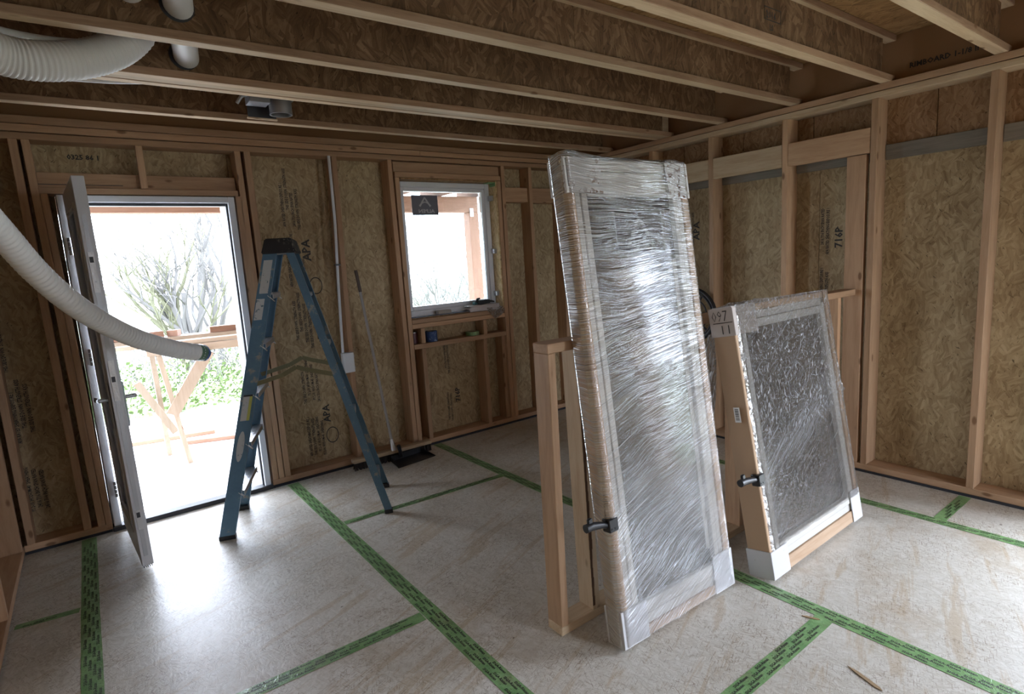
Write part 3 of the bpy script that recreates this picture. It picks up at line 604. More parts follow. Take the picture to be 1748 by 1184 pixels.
# ================================================================== FLOOR TAPES
def tape(a, b, label, w=0.066, z=0.0008, seed=0, along='y'):
    """flat strip from a to b on the floor with its lettering rows"""
    rnd = random.Random(seed); a, b = Vector((*a, z)), Vector((*b, z)); d = (b - a); L = d.length; d.normalize(); s = Vector((0, 0, 1)).cross(d)
    n = max(4, int(L / 0.06)); bm = bmesh.new(); V = []
    for i in range(n + 1):
        p = a + d * (L * i / n); o = 0.0035 * mn.noise(Vector((i * 0.11, seed * 3.1, 0))); k = 0.0015 * mn.noise(Vector((i * 0.9, seed, 5)))
        V.append([bm.verts.new(p + s * (w * e / 2 + o + k) + Vector((0, 0, 0.0004 * (e == 0)))) for e in (-1, 0, 1)])
    for p, q in zip(V, V[1:]):
        for e in (0, 1): bm.faces.new((p[e], q[e], q[e + 1], p[e + 1]))
    r = bmesh.ops.extrude_face_region(bm, geom=list(bm.faces)); 
    for v in [g for g in r['geom'] if isinstance(g, bmesh.types.BMVert)]: v.co.z += 0.0007
    o = tag(obj('floor_tape', bm, M_TAPE), label, 'tape')
    it = []; rr, uu = d, s
    for row, off in enumerate((-0.029, -0.0135, 0.002, 0.0175)):
        t_ = 0.03 + 0.045 * row
        while t_ < L - 0.14:
            p = a + d * t_ + s * (off * w / 0.075) + Vector((0, 0, 0.0016)); it.append(('SIGA-Rissan', 0.0165, p, rr, uu)); t_ += 0.14
            it.append(('\u2013', 0.010, a + d * (t_ - 0.032) + s * (off * w / 0.075 + .002) + Vector((0, 0, 0.0016)), rr, uu))
    texts('printed_lettering', it, M_INK, o, kind='stuff'); return o
tape((2.276, 4.27), (2.300, 0.02), 'long green tape running from under the window past both wrapped packages', seed=1, w=0.077)
tape((1.054, 4.26), (1.055, 0.9), 'long green tape passing under the open ladder to the bottom centre of the floor', seed=2, w=0.078)
tape((-0.180, 1.8), (-0.173, 4.27), 'dark green tape on the floor left of the open door leaf', seed=3, w=0.074)
tape((3.527, 0.02), (3.527, 3.0), 'green tape running along the floor near the right wall', seed=4, w=0.068)
tape((1.097, 3.335), (2.245, 3.270), 'green cross tape under the ladder rear foot', seed=5, w=0.05)
tape((0.0, 2.188), (1.012, 2.167), 'shiny green cross tape at the bottom left of the floor', seed=6, w=0.066)
tape((-0.46, 3.376), (-0.218, 3.340), 'short dark green cross tape by the left wall', seed=7, w=0.045)
tape((1.2, 1.020), (2.262, 1.017), 'green cross tape in front of the tall wrapped package at the bottom right', seed=8, w=0.070)
tape((3.560, 1.012), (3.975, 1.012), 'short green cross tape meeting the right wall plate', seed=9, w=0.06)

# ================================================================== HALF-HEIGHT STUD WALL
KY0, KY1 = 1.648, 1.737
kw = empty('half_wall', (1.379, KY0, 0.0), label='waist-high stud frame behind the wrapped packages, plates and posts of rough lumber', cat='frame')
def K(name, x0, x1, z0, z1, g='z', mats=ML, y0=KY0, y1=KY1, dx=0.0, **k):
    bm = bmesh.new(); vs = bx(bm, x0, x1, y0, y1, z0, z1, 0.0025)
    for v in vs:
        v.co.x += dx * (v.co.z - z0) / (z1 - z0); v.co -= Vector(kw.location)
    return obj(name, bm, mats[g], kw, **k)
K('bottom_plate', 1.379, 3.985, 0.0, 0.038, 'x', MP); K('top_plate', 1.379, 3.985, 1.176, 1.214, 'x')
K('stud', 1.380, 1.418, 0.0385, 1.1755); K('stud', 1.560, 1.600, 0.0385, 1.1755, mats=MP, dx=-0.035)
for x in (2.05, 2.665, 3.20, 3.75): K('stud', x, x + 0.038, 0.0385, 1.1755)
bm = bmesh.new(); rnd = random.Random(4)
for k in range(26):
    z = 0.06 + k * 0.043; w_ = 0.010 + 0.007 * rnd.random(); xx = 1.5605 - 0.035 * (z / 1.17); bx(bm, xx, xx + w_, KY0 - 0.0012, KY0 + 0.001, z, z + 0.043)
for v in bm.verts: v.co -= Vector(kw.location)
obj('bark_edge', bm, flat('dark_bark', (0.10, 0.05, 0.025), 0.9, bump=0.6, scale=60), kw)

# ================================================================== WRAPPED PACKAGES
def speck_mat(name, base, dirt, lo):
    t = NT(name); c = t.coord(); n1 = t.n('TexNoise', 0, Vector=c, Scale=55.0, Detail=4.0); n2 = t.n('TexNoise', 0, Vector=c, Scale=7.0, Detail=2.0)
    f = t.math('MULTIPLY', t.ramp(n1, ((lo, 0), (lo + 0.05, 1))), t.ramp(n2, ((0.4, 0), (0.6, 1))))
    col = t.mix(f, base, dirt); return t.done(t.bsdf(Base_Color=col, Roughness=0.6, Normal=t.bump(n2, 0.3, 0.004)))
M_CARD = speck_mat('white_card', (0.58, 0.58, 0.59), (0.4, 0.38, 0.36), 0.7)
M_CARDD = speck_mat('dirty_white_card', (0.55, 0.53, 0.50), (0.16, 0.08, 0.04), 0.55)
M_BROWNCARD = flat('brown_cardboard', (0.42, 0.28, 0.17), 0.75, bump=0.1, scale=25)
M_CRATE = {a: lumber('crate_strip_' + a, a, (0.56, 0.40, 0.27), (0.47, 0.31, 0.19), var=0.1, knots=False) for a in 'xyz'}
M_VINYL = flat('cream_window_vinyl', (0.55, 0.53, 0.485), 0.4)
def lbox(parent, nm, x0, x1, y0, y1, z0, z1, mat, bev=0.002, **k): return box(nm, x0, x1, y0, y1, z0, z1, mat, parent, bev=bev, **k)
def shell(name, parent, W_, T_, z0, z1, off, mat, amp, rows, cols, seed, bulge=0.0, peaks=(), top=True, side=True):
    """stretch film pulled round the package: a wrinkled sleeve with rounded corners and a closed top"""
    bm = bmesh.new(); r = 0.02; X0, X1, Y0, Y1 = (-off if side else 0.004), W_ + off, -off, T_ + off
    per = []; segs = [((X0 + r, Y0), (X1 - r, Y0), cols), ((X1, Y0 + r), (X1, Y1 - r), 6), ((X1 - r, Y1), (X0 + r, Y1), cols // 3), ((X0, Y1 - r), (X0, Y0 + r), 8)]
    for a, b, n in segs:
        for i in range(n + 1): per.append((a[0] + (b[0] - a[0]) * i / n, a[1] + (b[1] - a[1]) * i / n))
    m = len(per); R = []; cx, cy = W_ / 2, T_ / 2
    for j in range(rows + 1):
        z = z0 + (z1 - z0) * j / rows; row = []
        for (x, y) in per:
            h = z - 0.2 * x; n_ = mn.noise(Vector((x * 3, h * 28, seed + y * 4))) + .5 * mn.noise(Vector((x * 9, h * 70, seed + y * 9)))
            d = amp * n_; zz = z
            if j in (0,): zz += 0.006 * mn.noise(Vector((x * 14, y * 20, seed)))
            nx = -1 if x <= X0 + 1e-6 else (1 if x >= X1 - 1e-6 else 0); ny = -1 if y <= Y0 + 1e-6 else (1 if y >= Y1 - 1e-6 else 0)
            if ny == -1: d -= bulge * max(0, math.sin(PI * min(1, max(0, x / W_)))) * (1 if z0 + .25 < z < z1 - .25 else 0.3)
            for (px, pz, rad, ht) in peaks:
                q = math.hypot(x - px, (z - pz)); zz += ht * max(0, 1 - q / rad) ** 2
            row.append(bm.verts.new((x + nx * d, y + ny * d, zz)))
        R.append(row)
    for a, b in zip(R, R[1:]):
        for k in range(m): bm.faces.new((a[k], a[(k + 1) % m], b[(k + 1) % m], b[k]))
    if top:
        c1 = bm.verts.new((cx, cy, z1 + 0.006))
        for k in range(m): bm.faces.new((R[-1][k], R[-1][(k + 1) % m], c1))
    return obj(name, bm, mat, parent, smooth='all')

# ---- tall package
P1 = empty('wrapped_window', (1.501, 1.416, 0.0115), Euler((-math.atan(0.1266), 0, math.atan2(-0.02, 0.708))), label='tall window packed in stretch film and leaning on the half-height frame', cat='window')
W1, T1, H1 = 0.702, 0.082, 1.905
lbox(P1, 'crate_stile', 0.0, 0.038, 0.0, T1, 0.0, H1, M_CRATE['z']); lbox(P1, 'crate_stile', W1 - 0.038, W1, 0.0, T1, 0.0, H1, M_CRATE['z'])
lbox(P1, 'crate_rail', 0.0385, W1 - 0.0385, 0.0, T1, 0.0, 0.04, M_CRATE['x']); lbox(P1, 'crate_rail', 0.0385, W1 - 0.0385, 0.0, T1, H1 - 0.04, H1, M_VINYL)
fr = [(0.0385, 0.070, 0.041, H1 - 0.041), (W1 - 0.070, W1 - 0.0385, 0.041, H1 - 0.041)]
for a, b, c, d in fr: lbox(P1, 'window_frame', a, b, 0.006, 0.075, c, d, M_VINYL, 0.004)
lbox(P1, 'window_frame', 0.0705, W1 - 0.0705, 0.006, 0.075, H1 - 0.085, H1 - 0.041, M_VINYL, 0.004); lbox(P1, 'window_frame', 0.0705, W1 - 0.0705, 0.006, 0.075, 0.041, 0.085, M_VINYL, 0.004)
lbox(P1, 'window_sash', 0.0705, 0.102, 0.002, 0.060, 0.0855, H1 - 0.0855, M_VINYL, 0.003); lbox(P1, 'window_sash', W1 - 0.102, W1 - 0.0705, 0.002, 0.060, 0.0855, H1 - 0.0855, M_VINYL, 0.003)
lbox(P1, 'window_sash', 0.1025, W1 - 0.1025, 0.002, 0.060, H1 - 0.135, H1 - 0.0855, M_VINYL, 0.003); lbox(P1, 'window_sash', 0.1025, W1 - 0.1025, 0.002, 0.060, 0.0855, 0.135, M_VINYL, 0.003)
lbox(P1, 'glass_pane', 0.1025, W1 - 0.1025, 0.024, 0.044, 0.1355, H1 - 0.1355, M_GLASSD, 0)
lbox(P1, 'glass_sticker', 0.257, 0.533, 0.0215, 0.0235, 1.545, 1.705, M_STK, 0, label='dark square sticker with a pale peak emblem')
lbox(P1, 'sticker_border', 0.249, 0.2565, 0.0215, 0.0235, 1.54, 1.71, M_STKT, 0); lbox(P1, 'sticker_border', 0.5335, 0.541, 0.0215, 0.0235, 1.54, 1.71, M_STKT, 0)
bm = bmesh.new(); peak_logo(bm, (0.395, 0.021, 1.60), (1, 0, 0), (0, 0, 1), 0.085); obj('sticker_logo', bm, M_STKT, P1)
texts('sticker_lettering', [('ALPEN', 0.042, (0.308, 0.0208, 1.562), (1, 0, 0), (0, 0, 1), 1.3)], M_STKT, P1)
lbox(P1, 'side_label', 0.575, 0.60, 0.0215, 0.0235, 0.2, 1.5, M_VINYL, 0)
def protector(parent, W_, T_, side, z0, z1, w, mat, open_end='top', t=0.007, **k):
    """folded card corner: front plate, back plate, side plate and end cap in one sheet"""
    bm = bmesh.new(); e = t
    x0, x1 = (-e, w) if side == 'left' else (W_ - w, W_ + e)
    bx(bm, x0, x1, -e, -0.0006, z0, z1, 0.002); bx(bm, x0, x1, T_ + 0.0006, T_ + e, z0, z1, 0.002)
    xs_ = (-e, -0.0006) if side == 'left' else (W_ + 0.0006, W_ + e); bx(bm, *xs_, -e + 0.0022, T_ + e - 0.0022, z0, z1, 0.001)
    if open_end == 'top': bx(bm, x0, x1, -e + 0.0022, T_ + e - 0.0022, z1 - 0.001, z1 + 0.005, 0.001)
    else: bx(bm, x0, x1, -e + 0.0022, T_ + e - 0.0022, z0 - 0.001, z0 + 0.001)
    return obj('corner_protector', bm, mat, parent, **k)
protector(P1, W1, T1, 'left', 1.775, H1 + 0.002, 0.185, M_CARDD, label='dirt-speckled card corner'); protector(P1, W1, T1, 'right', 1.760, H1 + 0.002, 0.14, M_CARDD)
protector(P1, W1, T1, 'left', 0.0, 0.150, 0.137, M_CARD, 'bottom'); protector(P1, W1, T1, 'right', 0.0, 0.170, 0.13, M_CARD, 'bottom')
bm = bmesh.new(); rnd = random.Random(2)
for k in range(14): z = 1.80 + k * 0.0075; bx(bm, 0.004, 0.007, -0.0085, -0.0072, z, z + 0.005)
for k in range(16): z = 1.775 + k * 0.008; bx(bm, W1 - 0.135 - 0.0008 * k, W1 - 0.1315 - 0.0008 * k, -0.0085, -0.0072, z, z + 0.006)
for k in range(5): a = 0.3 * k; bx(bm, W1 - 0.05 - 0.012 * math.cos(a), W1 - 0.047 - 0.012 * math.cos(a), -0.0085, -0.0072, 1.80 + 0.013 * k, 1.809 + 0.013 * k)
obj('fold_marks', bm, M_INK, P1)
f1 = shell('stretch_film', P1, W1, T1, 0.006, H1 + 0.012, 0.010, M_FILM1, 0.0006, 190, 44, 3, bulge=0.002, peaks=((0.02, H1, 0.16, 0.022), (W1 - 0.08, H1, 0.07, 0.014)))
def handle_clamp(parent, x, y, z, sgn=-1, L=0.11):
    bm = bmesh.new(); bx(bm, x + (0 if sgn < 0 else -0.05), x + (0.05 if sgn < 0 else 0), y - 0.012, y + 0.03, z - 0.035, z + 0.018, 0.004)
    tube(bm, [(x + sgn * L, y + 0.01, z + 0.012), (x + sgn * (L - 0.03), y + 0.01, z + 0.012), (x + sgn * 0.02, y + 0.01, z + 0.002), (x + sgn * -0.02, y + 0.008, z - 0.006)], [0.017, 0.017, 0.013, 0.016], seg=10)
    bx(bm, x + sgn * L * 0.75 - 0.012, x + sgn * L * 0.75 + 0.012, y + 0.004, y + 0.018, z + 0.02, z + 0.045, 0.004)
    for k in (0.012, 0.03): bx(bm, x - sgn * k - 0.003, x - sgn * k + 0.003, y - 0.014, y - 0.0115, z - 0.024, z - 0.018)
    return obj('carry_handle', bm, M_BLACK, parent, smooth=True, label='black plastic carry handle')
handle_clamp(P1, -0.014, -0.002, 0.505, -1, 0.10); handle_clamp(P1, W1 + 0.014, 0.04, 0.50, 1, 0.03)

# ---- short package
P2 = empty('wrapped_window', (2.352, 1.281, 0.017), Euler((-math.atan(0.172), 0, 0.012)), label='short wide window in film with 097 handwritten on its corner, right of the tall one', cat='window')
W2, T2, H2 = 0.925, 0.112, 1.262
lbox(P2, 'crate_stile', 0.0, 0.022, 0.0, T2, 0.0, H2, M_CRATE['z']); lbox(P2, 'crate_stile', W2 - 0.03, W2, 0.0, T2, 0.0, H2, M_CRATE['z'])
lbox(P2, 'side_cardboard', -0.003, -0.0005, 0.002, T2 - 0.002, 0.13, 1.14, M_BROWNCARD, 0, label='brown cardboard side cover')
lbox(P2, 'crate_rail', 0.0225, W2 - 0.0305, 0.0, T2, 0.0, 0.06, M_CRATE['x']); lbox(P2, 'crate_rail', 0.0225, W2 - 0.0305, 0.0, T2, H2 - 0.03, H2, M_CRATE['x'])
for a, b, c, d in ((0.0225, 0.052, 0.0605, H2 - 0.0305), (W2 - 0.06, W2 - 0.0305, 0.0605, H2 - 0.0305), (0.0525, W2 - 0.0605, 0.0605, 0.10), (0.0525, W2 - 0.0605, H2 - 0.07, H2 - 0.0305)):
    lbox(P2, 'window_frame', a, b, 0.008, 0.09, c, d, M_VINYL, 0.004)
for a, b, c, d in ((0.0525, 0.092, 0.1005, H2 - 0.0705), (W2 - 0.098, W2 - 0.0605, 0.1005, H2 - 0.0705), (0.0925, W2 - 0.0985, 0.1005, 0.140), (0.0925, W2 - 0.0985, H2 - 0.11, H2 - 0.0705)):
    lbox(P2, 'window_sash', a, b, 0.002, 0.07, c, d, M_VINYL, 0.003)
lbox(P2, 'glass_pane', 0.0925, W2 - 0.0985, 0.026, 0.046, 0.1405, H2 - 0.1105, M_GLASSD, 0)
M_GREYCARD = flat('grey_brown_card', (0.50, 0.44, 0.40), 0.65)
protector(P2, W2, T2, 'left', 1.135, H2 + 0.002, 0.19, M_GREYCARD, label='grey card corner with 097 over 11 handwritten on it'); protector(P2, W2, T2, 'right', 1.20, H2 + 0.001, 0.05, M_CRATE['z'], t=0.004)
protector(P2, W2, T2, 'left', 0.0, 0.128, 0.140, M_CARD, 'bottom'); protector(P2, W2, T2, 'right', 0.0, 0.165, 0.10, M_CARD, 'bottom')
texts('handwriting', [('097', 0.072, (-0.0085, T2 - 0.008, 1.206), (0, -1, 0), (0, 0, 1), 0.78), ('11', 0.060, (-0.0085, T2 - 0.040, 1.146), (0, -1, 0), (0, 0, 1), 1.1)], M_INK, P2, bold=-0.01)
bm = bmesh.new(); bx(bm, -0.0086, -0.0080, 0.0, T2 - 0.012, 1.197, 1.2005); obj('handwritten_line', bm, M_INK, P2)
lb = lbox(P2, 'barcode_label', -0.0165, -0.0155, 0.030, 0.060, 0.735, 0.805, flat('white_label', (0.75, 0.75, 0.73), 0.6), 0, label='small white barcode label')
bm = bmesh.new(); rnd = random.Random(1); z = 0.745
while z < 0.795: w_ = rnd.choice((0.001, 0.002, 0.003)); bx(bm, -0.0170, -0.0166, 0.036, 0.054, z, z + w_); z += w_ + rnd.choice((0.0015, 0.0025))
obj('barcode', bm, M_INK, P2)
shell('stretch_film', P2, W2, T2, 0.135, H2 + 0.010, 0.011, M_FILM2, 0.0016, 120, 56, 11, bulge=0.0, peaks=((0.18, H2, 0.12, 0.018),), side=False)
handle_clamp(P2, -0.02, -0.004, 0.475, -1, 0.115)
# bulging loose film on the right edge of the short package
bm = bmesh.new(); bmesh.ops.create_icosphere(bm, subdivisions=4, radius=1)
for v in bm.verts:
    n_ = mn.noise(v.co * 3.1) * 0.35 + mn.noise(v.co * 7) * 0.18; v.co = Vector((W2 + 0.012 + v.co.x * 0.035 * (1 + n_), T2 * 0.45 + v.co.y * 0.05 * (1 + n_), 0.70 + v.co.z * 0.085 * (1 + n_)))
obj('film_bulge', bm, M_BAG, P2, smooth='all')
# loose film hanging down between the two packages
bm = bmesh.new(); R = []; rnd = random.Random(9)
for j in range(61):
    z = 1.13 - j * 0.0105; w_ = 0.03 + 0.085 * math.sin(PI * min(1, j / 60) ** 0.8) ** 0.8 if j < 48 else 0.04 - (j - 48) * 0.0022; c = 2.395 - 0.03 * j / 60; row = []
    for i in range(15):
        a = i / 14 - .5; y = 1.604 + 0.014 * mn.noise(Vector((a * 9, z * 2, 1))) + 0.005 * mn.noise(Vector((a * 30, z * 9, 4)))
        row.append(bm.verts.new((c + a * w_ - 0.05, y, z)))
    R.append(row)
for a, b in zip(R, R[1:]):
    for k in range(14): bm.faces.new((a[k], a[k + 1], b[k + 1], b[k]))
tag(obj('loose_film', bm, M_BAG, smooth='all'), 'loose translucent film hanging between the two wrapped windows', 'plastic film')

# ================================================================== STEP LADDER
def paint_blue():
    t = NT('worn_blue_fibreglass'); c = t.coord(); n1 = t.n('TexNoise', 0, Vector=c, Scale=9.0, Detail=6.0, Roughness=0.7); n2 = t.n('TexNoise', 0, Vector=c, Scale=45.0, Detail=3.0)
    col = t.mix(t.ramp(n1, ((0.3, 0), (0.7, 1))), (0.075, 0.155, 0.235), (0.11, 0.215, 0.30)); col = t.mix(t.math('MULTIPLY', t.ramp(n1, ((0.58, 0), (0.64, 1))), 0.75), col, (0.36, 0.32, 0.25))
    return t.done(t.bsdf(Base_Color=col, Roughness=0.45, Normal=t.bump(n2, 0.15, 0.002)))
M_BLUE = paint_blue(); M_CAP = speck_mat('paint_splashed_black', (0.02, 0.02, 0.022), (0.35, 0.32, 0.26), 0.56)
M_OLIVE = flat('olive_spreader_metal', (0.20, 0.19, 0.11), 0.5, 0.5, bump=0.3); M_STICK = speck_mat('worn_sticker', (0.50, 0.52, 0.52), (0.12, 0.18, 0.22), 0.60)
ld = empty('step_ladder', (1.013, 3.662, 0), Euler((0, 0, math.atan2(-0.351, 0.871))), label='paint-splashed blue fibreglass step ladder standing open beside the door', cat='ladder')
ZT = 1.665
def rail(xb, xt, sy, w0, w1, front):
    """channel section rail; web faces sideways, flanges turned inward"""
    yb, yt = sy * 0.238, sy * 0.155; fl = 0.030; th = 0.004
    def sec(x, y, w, z):
        s = -sy; a, b = x - w / 2, x + w / 2
        P = [(a, y), (b, y), (b, y + s * fl), (b - th, y + s * fl), (b - th, y + s * th), (a + th, y + s * th), (a + th, y + s * fl), (a, y + s * fl)]
        return [(p[0], p[1], z) for p in P]
    bm = bmesh.new(); prism(bm, sec(xb, yb, w0, 0.022), sec(xt, yt, w1, ZT)); o = obj('rail', bm, M_BLUE, ld)
    bm = bmesh.new(); k = 0.10 / ZT; xm, ym = xb + (xt - xb) * k, yb + (yt - yb) * k
    bx(bm, xb - w0 / 2 - 0.003, xb + w0 / 2 + 0.003, min(yb, yb - sy * 0.034) - 0.002, max(yb, yb - sy * 0.034) + 0.002, 0.0, 0.028, 0.003)
    obj('rubber_foot', bm, M_BLACK, ld)
for sy in (-1, 1): rail(-0.47, -0.052, sy, 0.085, 0.075, True); rail(0.47, 0.055, sy, 0.046, 0.044, False)
for k in range(5):
    z = 0.285 + k * 0.285; q = z / ZT; x = -0.47 + 0.418 * q; y = 0.238 - 0.083 * q - 0.006; w = 0.085 - 0.01 * q
    bm = bmesh.new(); bx(bm, x - w / 2 + 0.006, x + w / 2 + 0.012, -y, y, z - 0.004, z, 0.001); bx(bm, x - w / 2 + 0.006, x - w / 2 + 0.010, -y, y, z - 0.03, z - 0.0045, 0.001); bx(bm, x + w / 2 + 0.008, x + w / 2 + 0.012, -y, y, z - 0.03, z - 0.0045, 0.001)
    for i in range(6): bx(bm, x - w / 2 + 0.014 + i * 0.012, x - w / 2 + 0.018 + i * 0.012, -y, y, z, z + 0.0015)
    obj('step', bm, M_ALU, ld)
    for yy in (-y, y):
        bm = bmesh.new(); beam(bm, (x + 0.02, yy, z - 0.008), (x + 0.055, yy, z - 0.045), 0.018, 0.003); obj('step_brace', bm, M_ALU, ld)
for z in (0.16, 0.62, 1.08, 1.40):
    q = z / ZT; x = 0.47 - 0.415 * q; y = 0.238 - 0.083 * q - 0.004
    bm = bmesh.new(); bx(bm, x - 0.012, x + 0.012, -y, y, z - 0.013, z + 0.013, 0.003); obj('rear_brace', bm, M_ALU, ld)
    bm = bmesh.new(); bx(bm, x - 0.02, x + 0.02, -y - 0.006, -y - 0.0045, z - 0.03, z + 0.03, 0.001)
bm = bmesh.new()
a = [(-0.098, -0.185, ZT - 0.01), (0.092, -0.185, ZT - 0.01), (0.092, 0.185, ZT - 0.01), (-0.098, 0.185, ZT - 0.01)]; b = [(-0.072, -0.168, 1.742), (0.070, -0.168, 1.742), (0.070, 0.168, 1.742), (-0.072, 0.168, 1.742)]
prism(bm, a, b); bmesh.ops.bevel(bm, geom=list(bm.edges), offset=0.006, segments=2, affect='EDGES'); obj('top_cap', bm, M_CAP, ld, smooth=True, label='black top cap splashed with paint')
for sy in (-1, 1):
    y = sy * 0.19; z = 0.93; q = z / ZT; xa, xb_ = -0.47 + 0.418 * q + 0.0, 0.47 - 0.415 * q; pts = [(xa - 0.005, y, z - 0.03), (-0.06, y, z + 0.015), (0.02, y, z + 0.055), (0.07, y, z + 0.035), (xb_, y, z - 0.015)]
    bm = bmesh.new()
    for p, p2 in zip(pts, pts[1:]): beam(bm, p, p2, 0.004, 0.026)
    obj('spreader_bar', bm, M_OLIVE, ld)
def rail_pt(z, u, sy=-1): q = z / ZT; return (-0.47 + 0.418 * q + u, sy * (0.238 - 0.083 * q) + sy * 0.0015, z)
def sticker(z0, z1, u0, u1, mat, label=None, oval=False):
    bm = bmesh.new(); n = 16 if oval else 4
    if oval:
        zc, hz, uc, hu = (z0 + z1) / 2, (z1 - z0) / 2, (u0 + u1) / 2, (u1 - u0) / 2; P = [rail_pt(zc + hz * math.sin(2 * PI * k / n), uc + hu * math.cos(2 * PI * k / n)) for k in range(n)]
    else: P = [rail_pt(z0, u0), rail_pt(z0, u1), rail_pt(z1, u1), rail_pt(z1, u0)]
    prism(bm, P, [(p[0], p[1] - 0.0006, p[2]) for p in P]); return obj('rail_sticker', bm, mat, ld, label=label)
M_YEL = flat('yellow_label', (0.50, 0.50, 0.12), 0.6)
sticker(1.43, 1.62, -0.026, 0.022, M_STICK); sticker(1.28, 1.40, -0.034, 0.010, M_STICK)
sticker(0.70, 0.84, -0.028, 0.006, M_STICK); sticker(0.70, 0.84, 0.0065, 0.022, M_YEL, 'yellow label strip'); sticker(0.840, 0.850, -0.028, 0.022, M_DARK)
sticker(0.46, 0.64, -0.025, 0.015, M_STICK, 'pale oval label', oval=True)

# ================================================================== HOSES AND PIPES
def corrugated(name, P, r, step=0.0095, amp=0.055):
    C_ = spline(P, 24); L = [0]
    for a, b in zip(C_, C_[1:]): L.append(L[-1] + (b - a).length)
    n = int(L[-1] / (step / 4)); pts = []; rr = []; i = 0
    for k in range(n + 1):
        s = L[-1] * k / n
        while i < len(L) - 2 and L[i + 1] < s: i += 1
        f = (s - L[i]) / max(1e-9, L[i + 1] - L[i]); pts.append(C_[i].lerp(C_[i + 1], min(1, f))); rr.append(r * (1 + amp * (0, 0.8, 1, 0.8)[k % 4] - amp * 0.6))
    bm = bmesh.new(); tube(bm, pts, rr, seg=20); return bm, pts
bm, pts = corrugated('h', [(-0.40, 2.05, 2.12), (-0.300, 2.22, 1.96), (-0.188, 2.586, 1.736), (-0.123, 2.747, 1.605), (-0.039, 2.899, 1.48), (0.067, 3.094, 1.367), (0.198, 3.282, 1.265), (0.351, 3.413, 1.185), (0.475, 3.50, 1.140)], 0.042, step=0.022, amp=0.24)
hz = empty('flexible_duct', pts[0], label='white corrugated hose sweeping across the open doorway with a taped end', cat='hose')
o_ = obj('hose', bm, M_HOSE, hz, smooth='all'); o_.matrix_parent_inverse = Matrix.Translation(-pts[0])
dv = (pts[-1] - pts[-6]).normalized(); bm = bmesh.new(); e0 = pts[-1]
tube(bm, [e0 - dv * 0.03, e0 + dv * 0.0, e0 + dv * 0.012], [0.0455, 0.046, 0.043], seg=20); o_ = obj('end_tape', bm, flat('green_end_tape', (0.09, 0.16, 0.10), 0.4, bump=0.4), hz, smooth=True, label='green tape around the hose end'); o_.matrix_parent_inverse = Matrix.Translation(-pts[0])
bm = bmesh.new(); tube(bm, [e0 + dv * 0.0122, e0 + dv * 0.028, e0 + dv * 0.034], [0.0435, 0.040, 0.02], seg=14)
for v in bm.verts: v.co += Vector((mn.noise(v.co * 40), mn.noise(v.co * 40 + Vector((5, 0, 0))), mn.noise(v.co * 40 + Vector((0, 5, 0))))) * 0.012
o_ = obj('end_plug', bm, flat('crumpled_blue_tape', (0.06, 0.11, 0.28), 0.4, bump=0.4), hz, label='crumpled blue tape plugging the hose'); o_.matrix_parent_inverse = Matrix.Translation(-pts[0])
bm, pts = corrugated('h', [(-0.43, 2.42, 2.52), (-0.33, 2.50, 2.43), (-0.215, 2.62, 2.365), (-0.104, 2.70, 2.338), (0.01, 2.74, 2.345), (0.13, 2.79, 2.385), (0.24, 2.84, 2.45), (0.32, 2.87, 2.53), (0.35, 2.88, 2.60)], 0.066, step=0.017, amp=0.10)
tag(obj('flexible_duct', bm, M_HOSE, smooth='all'), 'thick white corrugated hose looping down from between the joists at top left', 'hose')
def pipe(nm, a, b, r, mat, label, cat='pipe'):
    bm = bmesh.new(); tube(bm, spline([a, (Vector(a) + Vector(b)) / 2, b], 6), r, seg=24); return tag(obj(nm, bm, mat, smooth=True), label, cat)
pipe('drain_pipe', (0.372, 2.19, 2.60), (0.541, 3.13, 2.545), 0.052, M_PVC, 'white drain pipe through the joists right of the looping hose')
pipe('drain_pipe', (0.262, 2.19, 2.61), (0.296, 2.68, 2.60), 0.050, M_PVC, 'left white pipe at the very top edge through the joist web')
bm = bmesh.new()
for x, y, z in ((0.5315, 3.080, 2.547), (0.451, 2.6195, 2.573)):
    ring(bm, (x - 0.006, 3.1005 if y > 3 else 2.6188, z), 0.061, 0.016, (1, 0, 0), (0, 0, 1))
obj('web_hole_rim', bm, M_DARK, ce)
bm = bmesh.new(); tube(bm, spline([(-0.45, 2.70, 2.50), (-0.05, 2.83, 2.455), (0.25, 2.90, 2.50), (0.40, 2.95, 2.60)], 10), 0.012, seg=10); tag(obj('water_tube', bm, M_PVC, smooth=True), 'thin white tube arching behind the thick looping hose', 'tube')
bm = bmesh.new(); tube(bm, spline([(-0.45, 3.265, 2.432), (-0.1, 3.262, 2.434), (0.25, 3.26, 2.445), (0.6, 3.262, 2.49)], 10), 0.010, seg=10); tag(obj('water_tube', bm, M_PVC, smooth=True), 'thin white tube along the underside of the doubled joist', 'tube')
